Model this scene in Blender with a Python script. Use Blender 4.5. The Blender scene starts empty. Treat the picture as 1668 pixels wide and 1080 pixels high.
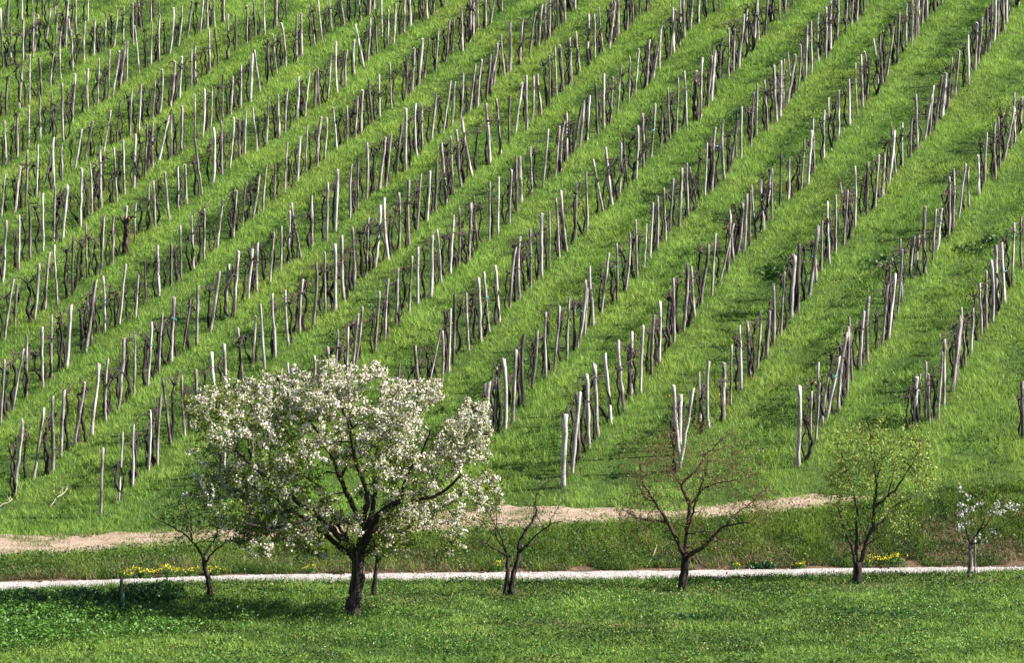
import bpy, math, random
import numpy as np
from mathutils import Vector, Matrix
random.seed(11)
RNG = np.random.default_rng(11)
SC = bpy.context.scene
COL = SC.collection
R = math.radians

# ------------------------------------------------------------------ survey
# Lens of the long camera (pixels of the 1668x1080 photograph) and its height
# over the gravel road; used to turn surveyed points into places on the ground.
F, CX, HZ, HC = 5934.0, 834.0, 212.0, 11.9
VX, VY, VM = 2872.9, -1664.7, -0.0793          # the vineyard slope

def hill_depth(x, y):
    return 118.7 * 2043.0 / ((y - VY) - VM * (x - VX))

# slope as a plane z = A + B*X + C*Y
def _p(x, y):
    d = hill_depth(x, y)
    return ((x - CX) / F * d, d, HC - (y - HZ) / F * d)
_M = np.array([[1, p[0], p[1]] for p in (_p(200, 700), _p(1500, 700), _p(800, 50))])
PA, PB, PC = np.linalg.solve(_M, np.array([p[2] for p in (_p(200, 700), _p(1500, 700), _p(800, 50))]))
ROW = np.array([0.31132246, 0.90607066, 0.28655592])
ROWH = ROW[:2] / np.linalg.norm(ROW[:2])

def tab(x, xs, ys):
    return np.interp(x, xs, ys)
XG = [-250, 0, 160, 300, 420, 600, 850, 1100, 1300, 1668, 1950]
YE1 = [978, 969, 960, 954.5, 951.5, 951.5, 951.5, 948.5, 943.5, 936.5, 931]
YE2 = [958, 951, 947.5, 942, 938.5, 936.5, 934.5, 931.5, 929, 925, 921]
XT = [-250, 0, 100, 200, 300, 600, 830, 900, 1000, 1100, 1200, 1300, 1400, 1500, 1540, 1668, 1950]
YT1 = [926, 917, 910, 903, 896, 881, 868, 863, 854, 848, 839, 829, 823, 818, 816, 812, 806]
YT2 = [872, 874, 876, 871, 867, 850, 827, 827, 833, 834, 820, 811, 811, 813, 813, 803, 793]

def vnoise(x, y, s, seed=0):
    """smooth value noise 0..1"""
    x = np.asarray(x, float) / s + seed * 17.31; y = np.asarray(y, float) / s + seed * 9.77
    xi = np.floor(x).astype(np.int64); yi = np.floor(y).astype(np.int64)
    fx = x - xi; fy = y - yi
    fx = fx * fx * (3 - 2 * fx); fy = fy * fy * (3 - 2 * fy)
    def h(a, b):
        n = (a * 374761393 + b * 668265263 + seed * 974711) & 0xffffffff
        n = ((n ^ (n >> 13)) * 1274126177) & 0xffffffff
        return ((n ^ (n >> 16)) & 0xffff) / 65535.0
    return (h(xi, yi) * (1 - fx) + h(xi + 1, yi) * fx) * (1 - fy) + (h(xi, yi + 1) * (1 - fx) + h(xi + 1, yi + 1) * fx) * fy

def zones(X, Y):
    """depths and heights of road edges, bank top and track for the column through X,Y"""
    X = np.asarray(X, float); Y = np.asarray(Y, float)
    c = np.clip(CX + F * X / np.maximum(Y, 30), -250, 1950)
    d1 = HC * F / (tab(c, XG, YE1) - HZ)
    d2 = HC * F / (tab(c, XG, YE2) - HZ)
    d3 = d2 + 3.3
    z3 = HC - (tab(c, XT, YT1) - HZ) / F * d3
    y4 = tab(c, XT, YT2)
    d4 = hill_depth(c, y4)
    z4 = HC - (y4 - HZ) / F * d4
    return d1, d2, d3, z3, d4, z4

def ground(X, Y):
    X = np.asarray(X, float); Y = np.asarray(Y, float)
    d1, d2, d3, z3, d4, z4 = zones(X, Y)
    plane = PA + PB * X + PC * Y
    t = np.clip((Y - d2 - .35) / (d3 - d2 - .35), 0, 1)
    tb = t * .55 + .45 * (t * t * (3 - 2 * t))
    zb = tb * z3 + (vnoise(X, Y, .8, 3) - .5) * .22 * np.sin(math.pi * t)
    u = np.clip((Y - d3) / np.maximum(d4 - d3, .3), 0, 1)
    zt = z3 + (z4 - z3) * u + (vnoise(X, Y, .5, 4) - .5) * .04 * np.sin(math.pi * u)
    zp = plane + (vnoise(X, Y, 2.3, 5) - .5) * .12 * np.clip((Y - d4) / 2, 0, 1)
    zm = (vnoise(X, Y, 3.1, 6) - .5) * .10 * np.clip((d1 - Y) / 1.5, 0, 1)
    return np.where(Y < d2 + .35, zm, np.where(Y < d3, zb, np.where(Y < d4, zt, zp)))

def g1(x, y):
    return float(ground(np.array([x]), np.array([y]))[0])

def at_hill(px, py):
    d = float(hill_depth(px, py)); x = (px - CX) / F * d
    return Vector((x, d, g1(x, d)))
def at_flat(px, py):
    d = HC * F / (py - HZ); x = (px - CX) / F * d
    return Vector((x, d, g1(x, d)))

# ------------------------------------------------------------------ mesh helpers
class MB:
    def __init__(s):
        s.v = []; s.f = []; s.c = []; s.n = 0
    def add(s, v, f, c=None):
        v = np.asarray(v, np.float32).reshape(-1, 3); f = np.asarray(f, np.int64)
        s.v.append(v); s.f.append(f + s.n)
        if c is not None:
            c = np.asarray(c, np.float32)
            if c.ndim == 1: c = np.tile(c, (len(v), 1))
            s.c.append(c)
        s.n += len(v)
    def mesh(s, name, mat, smooth=False):
        me = bpy.data.meshes.new(name)
        V = np.concatenate(s.v)
        L = np.concatenate([f.ravel() for f in s.f])
        tot = np.concatenate([np.full(len(f), f.shape[1]) for f in s.f])
        st = np.concatenate([[0], np.cumsum(tot)[:-1]])
        me.vertices.add(len(V)); me.vertices.foreach_set('co', V.ravel())
        me.loops.add(len(L)); me.loops.foreach_set('vertex_index', L.astype(np.int32))
        me.polygons.add(len(tot))
        me.polygons.foreach_set('loop_start', st.astype(np.int32))
        me.polygons.foreach_set('loop_total', tot.astype(np.int32))
        if smooth: me.polygons.foreach_set('use_smooth', np.ones(len(tot), bool))
        if s.c:
            a = me.color_attributes.new('tint', 'FLOAT_COLOR', 'POINT')
            C = np.concatenate(s.c); C = np.c_[C, np.ones(len(C))].astype(np.float32)
            a.data.foreach_set('color', C.ravel())
        me.update(calc_edges=True); me.materials.append(mat)
        return me
    def build(s, name, mat, parent=None, smooth=False):
        o = bpy.data.objects.new(name, s.mesh(name, mat, smooth)); COL.objects.link(o)
        if parent: o.parent = parent
        return o

def tag(o, label=None, cat=None, group=None, kind=None):
    if label: o['label'] = label
    if cat: o['category'] = cat
    if group: o['group'] = group
    if kind: o['kind'] = kind
    return o
def empty(name, loc):
    o = bpy.data.objects.new(name, None); COL.objects.link(o); o.location = loc
    o.empty_display_size = .3
    return o

def tube(mb, pts, rad, sides=6, col=None, jit=0.0, cap=True):
    P = np.asarray(pts, float); n = len(P); rad = np.broadcast_to(np.asarray(rad, float), (n,))
    T = np.gradient(P, axis=0); T /= np.linalg.norm(T, axis=1)[:, None] + 1e-9
    ref = np.array([0, 1, 0]) if abs(T[0][1]) < .8 else np.array([1, 0, 0])
    U = np.cross(T, ref); U /= np.linalg.norm(U, axis=1)[:, None] + 1e-9
    W = np.cross(T, U)
    a = np.arange(sides) / sides * 2 * math.pi
    rr = rad[:, None] * (1 + (RNG.random((n, sides)) - .5) * jit * 2) if jit else np.repeat(rad[:, None], sides, 1)
    V = P[:, None] + (np.cos(a)[None, :, None] * U[:, None] + np.sin(a)[None, :, None] * W[:, None]) * rr[..., None]
    i = np.arange(n - 1)[:, None] * sides; j = np.arange(sides)[None]; k = (j + 1) % sides
    f = np.stack([i + j, i + k, i + sides + k, i + sides + j], -1).reshape(-1, 4)
    base = mb.n
    mb.add(V.reshape(-1, 3), f, col)
    if cap:
        mb.f.append(np.array([[base + (n - 1) * sides + q for q in range(sides)]]))
        mb.f.append(np.array([[base + q for q in range(sides)][::-1]]))

def catmull(P, step):
    P = np.asarray(P, float)
    if len(P) < 3:
        n = max(2, int(np.linalg.norm(P[-1] - P[0]) / step) + 1)
        return P[0] + (P[-1] - P[0]) * np.linspace(0, 1, n)[:, None]
    Q = np.vstack([2 * P[0] - P[1], P, 2 * P[-1] - P[-2]])
    out = []
    for i in range(1, len(Q) - 2):
        n = max(2, int(np.linalg.norm(Q[i + 1] - Q[i]) / step) + 1)
        t = np.linspace(0, 1, n, endpoint=False)[:, None]
        a, b, c, d = Q[i - 1], Q[i], Q[i + 1], Q[i + 2]
        out.append(.5 * (2 * b + (c - a) * t + (2 * a - 5 * b + 4 * c - d) * t ** 2 + (3 * b - a - 3 * c + d) * t ** 3))
    out.append(P[-1:]); return np.vstack(out)

# ------------------------------------------------------------------ materials
def nt(name):
    m = bpy.data.materials.new(name); m.use_nodes = True
    t = m.node_tree; t.nodes.clear()
    out = t.nodes.new('ShaderNodeOutputMaterial')
    return m, t, t.nodes, t.links, out
def noise(N, L, scale, detail=4, vec=None, rough=.6):
    n = N.new('ShaderNodeTexNoise'); n.inputs['Scale'].default_value = scale
    n.inputs['Detail'].default_value = detail; n.inputs['Roughness'].default_value = rough
    if vec is not None: L.new(vec, n.inputs['Vector'])
    return n
def ramp(N, L, fac, stops):
    r = N.new('ShaderNodeValToRGB'); e = r.color_ramp.elements
    while len(e) < len(stops): e.new(.5)
    for q, (p, c) in zip(e, stops):
        q.position = p; q.color = (*c, 1)
    L.new(fac, r.inputs['Fac']); return r

def mat_leaf(name, transl=.35, rough=.6, spec=.2, gain=1.0):
    m, t, N, L, out = nt(name)
    a = N.new('ShaderNodeAttribute'); a.attribute_name = 'tint'
    p = N.new('ShaderNodeBsdfPrincipled'); p.inputs['Roughness'].default_value = rough
    p.inputs['Specular IOR Level'].default_value = spec
    tr = N.new('ShaderNodeBsdfTranslucent'); mx = N.new('ShaderNodeMixShader'); mx.inputs[0].default_value = transl
    L.new(a.outputs['Color'], p.inputs['Base Color']); L.new(a.outputs['Color'], tr.inputs['Color'])
    L.new(p.outputs[0], mx.inputs[1]); L.new(tr.outputs[0], mx.inputs[2]); L.new(mx.outputs[0], out.inputs[0])
    return m

def mat_wood(name, stops, scale=6.0, bump=.6, rough=.85):
    m, t, N, L, out = nt(name)
    tc = N.new('ShaderNodeTexCoord'); oi = N.new('ShaderNodeObjectInfo')
    mp = N.new('ShaderNodeMapping'); mp.inputs['Scale'].default_value = (5, 5, .8)
    ad = N.new('ShaderNodeVectorMath'); ad.operation = 'ADD'
    ml = N.new('ShaderNodeMath'); ml.operation = 'MULTIPLY'; ml.inputs[1].default_value = 37.0
    L.new(oi.outputs['Random'], ml.inputs[0]); L.new(tc.outputs['Object'], ad.inputs[0]); L.new(ml.outputs[0], ad.inputs[1])
    L.new(ad.outputs[0], mp.inputs['Vector'])
    n1 = noise(N, L, scale * .35, 3, mp.outputs[0]); n2 = noise(N, L, scale * 3.0, 5, mp.outputs[0])
    mx = N.new('ShaderNodeMath'); mx.operation = 'MULTIPLY_ADD'; mx.inputs[1].default_value = .45
    L.new(n2.outputs['Fac'], mx.inputs[0]); 
    m2 = N.new('ShaderNodeMath'); m2.operation = 'MULTIPLY'; m2.inputs[1].default_value = .62
    L.new(n1.outputs['Fac'], m2.inputs[0]); L.new(m2.outputs[0], mx.inputs[2])
    r = ramp(N, L, mx.outputs[0], stops)
    hsv = N.new('ShaderNodeHueSaturation')
    vr = N.new('ShaderNodeMapRange'); vr.inputs['To Min'].default_value = .75; vr.inputs['To Max'].default_value = 1.2
    L.new(oi.outputs['Random'], vr.inputs['Value']); L.new(vr.outputs[0], hsv.inputs['Value'])
    L.new(r.outputs['Color'], hsv.inputs['Color'])
    p = N.new('ShaderNodeBsdfPrincipled'); p.inputs['Roughness'].default_value = rough
    p.inputs['Specular IOR Level'].default_value = .2
    b = N.new('ShaderNodeBump'); b.inputs['Strength'].default_value = bump; b.inputs['Distance'].default_value = .02
    L.new(n2.outputs['Fac'], b.inputs['Height']); L.new(b.outputs[0], p.inputs['Normal'])
    L.new(hsv.outputs['Color'], p.inputs['Base Color']); L.new(p.outputs[0], out.inputs[0])
    return m

def mat_ground(name, stops, scale, bump=.5, dist=.05, detail=8):
    m, t, N, L, out = nt(name)
    tc = N.new('ShaderNodeTexCoord')
    n1 = noise(N, L, scale, detail, tc.outputs['Object'], .65); n2 = noise(N, L, scale * 9, 4, tc.outputs['Object'])
    mx = N.new('ShaderNodeMath'); mx.operation = 'MULTIPLY_ADD'; mx.inputs[1].default_value = .5
    m2 = N.new('ShaderNodeMath'); m2.operation = 'MULTIPLY'; m2.inputs[1].default_value = .5
    L.new(n2.outputs['Fac'], m2.inputs[0]); L.new(n1.outputs['Fac'], mx.inputs[0]); L.new(m2.outputs[0], mx.inputs[2])
    r = ramp(N, L, mx.outputs[0], stops)
    p = N.new('ShaderNodeBsdfPrincipled'); p.inputs['Roughness'].default_value = .95
    p.inputs['Specular IOR Level'].default_value = .1
    b = N.new('ShaderNodeBump'); b.inputs['Strength'].default_value = bump; b.inputs['Distance'].default_value = dist
    L.new(mx.outputs[0], b.inputs['Height']); L.new(b.outputs[0], p.inputs['Normal'])
    L.new(r.outputs['Color'], p.inputs['Base Color']); L.new(p.outputs[0], out.inputs[0])
    return m

M_GRASS = mat_leaf('grass_blades', .34, .55, .25)
M_LEAF = mat_leaf('tree_leaf', .28, .5, .35)
M_PETAL = mat_leaf('petal', .25, .8, .1)
M_POST = {
    'w': mat_wood('bleached_wood', [(.38, (.035, .025, .019)), (.47, (.25, .22, .20)), (.56, (.45, .415, .39)), (.67, (.55, .52, .495))]),
    'm': mat_wood('weathered_wood', [(.38, (.022, .016, .012)), (.48, (.125, .102, .090)), (.56, (.30, .26, .238)), (.66, (.48, .44, .415))]),
    'd': mat_wood('bark_wood', [(.36, (.010, .007, .005)), (.50, (.052, .042, .036)), (.64, (.23, .20, .18))]),
}
M_VINE = mat_wood('vine_bark', [(.34, (.005, .004, .004)), (.52, (.020, .016, .0145)), (.70, (.11, .09, .082))], 9)
M_CANE = mat_wood('vine_cane', [(.34, (.018, .013, .011)), (.64, (.10, .075, .066))], 9)
M_BARK = mat_wood('tree_bark', [(.36, (.006, .005, .0045)), (.53, (.022, .016, .014)), (.68, (.12, .098, .09))], 9, 1.0)
M_TWIG = mat_wood('twig_bark', [(.3, (.012, .009, .008)), (.65, (.06, .045, .038))], 8)
M_TWIGRED = mat_wood('red_twig_bark', [(.3, (.022, .013, .010)), (.65, (.09, .058, .042))], 8)
M_STUMP = mat_wood('stump_bark', [(.36, (.012, .008, .006)), (.52, (.06, .038, .028)), (.68, (.18, .12, .09))], 8, 1.0)
M_DRY = mat_wood('dry_stick', [(.3, (.30, .26, .17)), (.6, (.5, .44, .32))], 8)
M_SOIL = mat_ground('turf_soil', [(.3, (.030, .050, .012)), (.5, (.05, .085, .018)), (.7, (.085, .105, .03))], .9)
M_TRACK = mat_ground('dirt', [(.34, (.13, .092, .060)), (.47, (.29, .215, .155)), (.58, (.38, .295, .22)), (.72, (.48, .40, .33))], 1.9, 1.0, .08)
M_GRAVEL = mat_ground('gravel', [(.36, (.14, .12, .10)), (.46, (.34, .31, .29)), (.58, (.46, .43, .415)), (.72, (.58, .55, .54))], 3.4, 1.0, .06)
def mat_plain(name, c, rough=.6):
    m, t, N, L, out = nt(name)
    tc = N.new('ShaderNodeTexCoord'); n = noise(N, L, 18, 3, tc.outputs['Object'])
    r = ramp(N, L, n.outputs['Fac'], [(.35, tuple(q * .75 for q in c)), (.65, tuple(min(1, q * 1.2) for q in c))])
    p = N.new('ShaderNodeBsdfPrincipled'); p.inputs['Roughness'].default_value = rough
    L.new(r.outputs['Color'], p.inputs['Base Color']); L.new(p.outputs[0], out.inputs[0]); return m
M_TIE = mat_plain('blue_tie', (.10, .33, .42))
M_TUBE = mat_plain('green_tube', (.03, .15, .10))

# ------------------------------------------------------------------ terrain sheet
def terrain():
    ys = np.concatenate([np.arange(-60, 70, 10), np.arange(70, 90, 1.0), np.arange(90, 112, .16), np.arange(112, 175, .8), np.arange(175, 420, 12)])
    xs = np.concatenate([np.arange(-160, -30, 10), np.arange(-30, 34, .32), np.arange(34, 165, 10)])
    X, Y = np.meshgrid(xs, ys); Z = ground(X, Y)
    n, k = X.shape
    i = (np.arange(n - 1)[:, None] * k + np.arange(k - 1)[None]).ravel()
    b = MB(); b.add(np.stack([X, Y, Z], -1).reshape(-1, 3), np.stack([i, i + 1, i + k + 1, i + k], -1))
    o = b.build('ground', M_SOIL, smooth=True); tag(o, kind='structure')
terrain()

def strip(name, mat, inner, outer, lift, px0, px1, fray):
    """sheet laid on the ground between two edge lines given per column"""
    b = MB(); cs = np.arange(px0, px1, 5.0); rows = 14
    pts = []
    for q in range(rows):
        t = q / (rows - 1)
        d = inner(cs) * (1 - t) + outer(cs) * t
        x = (cs - CX) / F * d
        e = max(0, abs(t - .5) * 2 - .7) / .3
        d = d + (vnoise(x, d * 0 + q, .55, 8) - .5) * fray * e
        x = (cs - CX) / F * d
        pts.append(np.stack([x, d, ground(x, d) + lift], -1))
    V = np.concatenate(pts); k = len(cs)
    i = (np.arange(rows - 1)[:, None] * k + np.arange(k - 1)[None]).ravel()
    b.add(V, np.stack([i, i + 1, i + k + 1, i + k], -1))
    return tag(b.build(name, mat, smooth=True), kind='structure')
def col_depths(c, which):
    z = zones((c - CX) / F * 100.0, np.full(len(c), 100.0))
    return z[which]
strip('gravel_road', M_GRAVEL, lambda c: col_depths(c, 0), lambda c: col_depths(c, 1) + .15, .012, -240, 1940, .5)
def trk_in(c):
    a = col_depths(c, 2) - .2; b = col_depths(c, 4); t = np.clip((c - 1330) / 190, 0, 1)
    return a * (1 - t) + (b - .05) * t
strip('dirt_track', M_TRACK, trk_in, lambda c: col_depths(c, 4), .03, -240, 1525, .5)

def stones(name, mat, zi, zo, n, smin, smax, lift, px0, px1, pw=1.0):
    b = MB()
    c = RNG.uniform(px0, px1, n); t = RNG.random(n) ** pw
    d = col_depths(c, zi) * (1 - t) + col_depths(c, zo) * t
    x = (c - CX) / F * d; z = ground(x, d) + lift
    base = np.array([[1, 0, 0], [-.5, .87, 0], [-.5, -.87, 0], [0, 0, .8]])
    s = RNG.uniform(smin, smax, n); a = RNG.uniform(0, 6.28, n)
    ca, sa = np.cos(a), np.sin(a)
    V = np.empty((n, 4, 3))
    bx = base[None, :, 0] * (1 + (RNG.random((n, 4)) - .5) * .8); by = base[None, :, 1] * (1 + (RNG.random((n, 4)) - .5) * .8)
    V[..., 0] = x[:, None] + s[:, None] * (ca[:, None] * bx - sa[:, None] * by)
    V[..., 1] = d[:, None] + s[:, None] * (sa[:, None] * bx + ca[:, None] * by)
    V[..., 2] = z[:, None] + s[:, None] * base[None, :, 2] * RNG.uniform(.5, 1.2, n)[:, None]
    f = (np.arange(n)[:, None, None] * 4 + np.array([[0, 1, 3], [1, 2, 3], [2, 0, 3]])[None]).reshape(-1, 3)
    b.add(V.reshape(-1, 3), f)
    return tag(b.build(name, mat), kind='stuff')
stones('gravel', M_GRAVEL, 0, 1, 9000, .02, .065, .01, -200, 1900)
stones('dirt_clods', M_TRACK, 2, 4, 4500, .02, .07, .028, -200, 1320)

# ------------------------------------------------------------------ grass
def lerp(a, b, t):
    return np.asarray(a)[None] * (1 - t[:, None]) + np.asarray(b)[None] * t[:, None]

def blades(mb, x, y, z, h, w, col, lean=.45, dirx=None, curl=None):
    n = len(x)
    a = RNG.uniform(0, 2 * math.pi, n); la = RNG.uniform(0, 2 * math.pi, n)
    ln = h * RNG.uniform(.1, lean, n)
    sx, sy = np.cos(a) * w * .5, np.sin(a) * w * .5
    P = np.stack([x, y, z - .02], -1)
    S = np.stack([sx, sy, np.zeros(n)], -1)
    T = np.stack([np.cos(la) * ln, np.sin(la) * ln, h], -1)
    V = np.stack([P - S, P + S, P + T], 1).reshape(-1, 3)
    f = np.arange(3 * n).reshape(-1, 3)
    tip = np.clip(col * 1.12, 0, 1)
    C = np.stack([col, col, tip], 1).reshape(-1, 3)
    mb.add(V, f, C)

def flat_leaves(mb, x, y, z, s, col, up=.8):
    """small broad leaves lying or tilting"""
    n = len(x)
    nrm = RNG.normal(size=(n, 3)) * (1 - up); nrm[:, 2] += up; nrm /= np.linalg.norm(nrm, axis=1)[:, None]
    a = RNG.normal(size=(n, 3)); u = np.cross(nrm, a); u /= np.linalg.norm(u, axis=1)[:, None] + 1e-9
    v = np.cross(nrm, u); P = np.stack([x, y, z], -1); s = np.asarray(s)[:, None]
    fold = nrm * s * .18
    V = np.stack([P - u * s, P + v * s * .52 + fold, P + u * s, P - v * s * .52 + fold], 1).reshape(-1, 3)
    mb.add(V, np.arange(4 * n).reshape(-1, 4), np.repeat(col, 4, 0))

def frustum_points(y0, y1, n, pw=0.0, margin=2.5):
    y = np.empty(0); 
    yy = RNG.uniform(y0, y1, n * 2)
    wgt = (yy * .1406 + margin) * (100.0 / yy) ** pw
    yy = yy[RNG.random(len(yy)) < wgt / wgt.max()][:n]
    x = RNG.uniform(-1, 1, len(yy)) * (yy * .1406 + margin)
    return x, yy

def row_phase(x, y):
    """0..1 across the gap between two rows, 0 on a row, growing to the right of it"""
    perp = (x * ROW[1] - y * ROW[0]) / math.hypot(ROW[0], ROW[1])
    return ((perp - ROW_OFF) / ROW_SP) % 1.0

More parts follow.
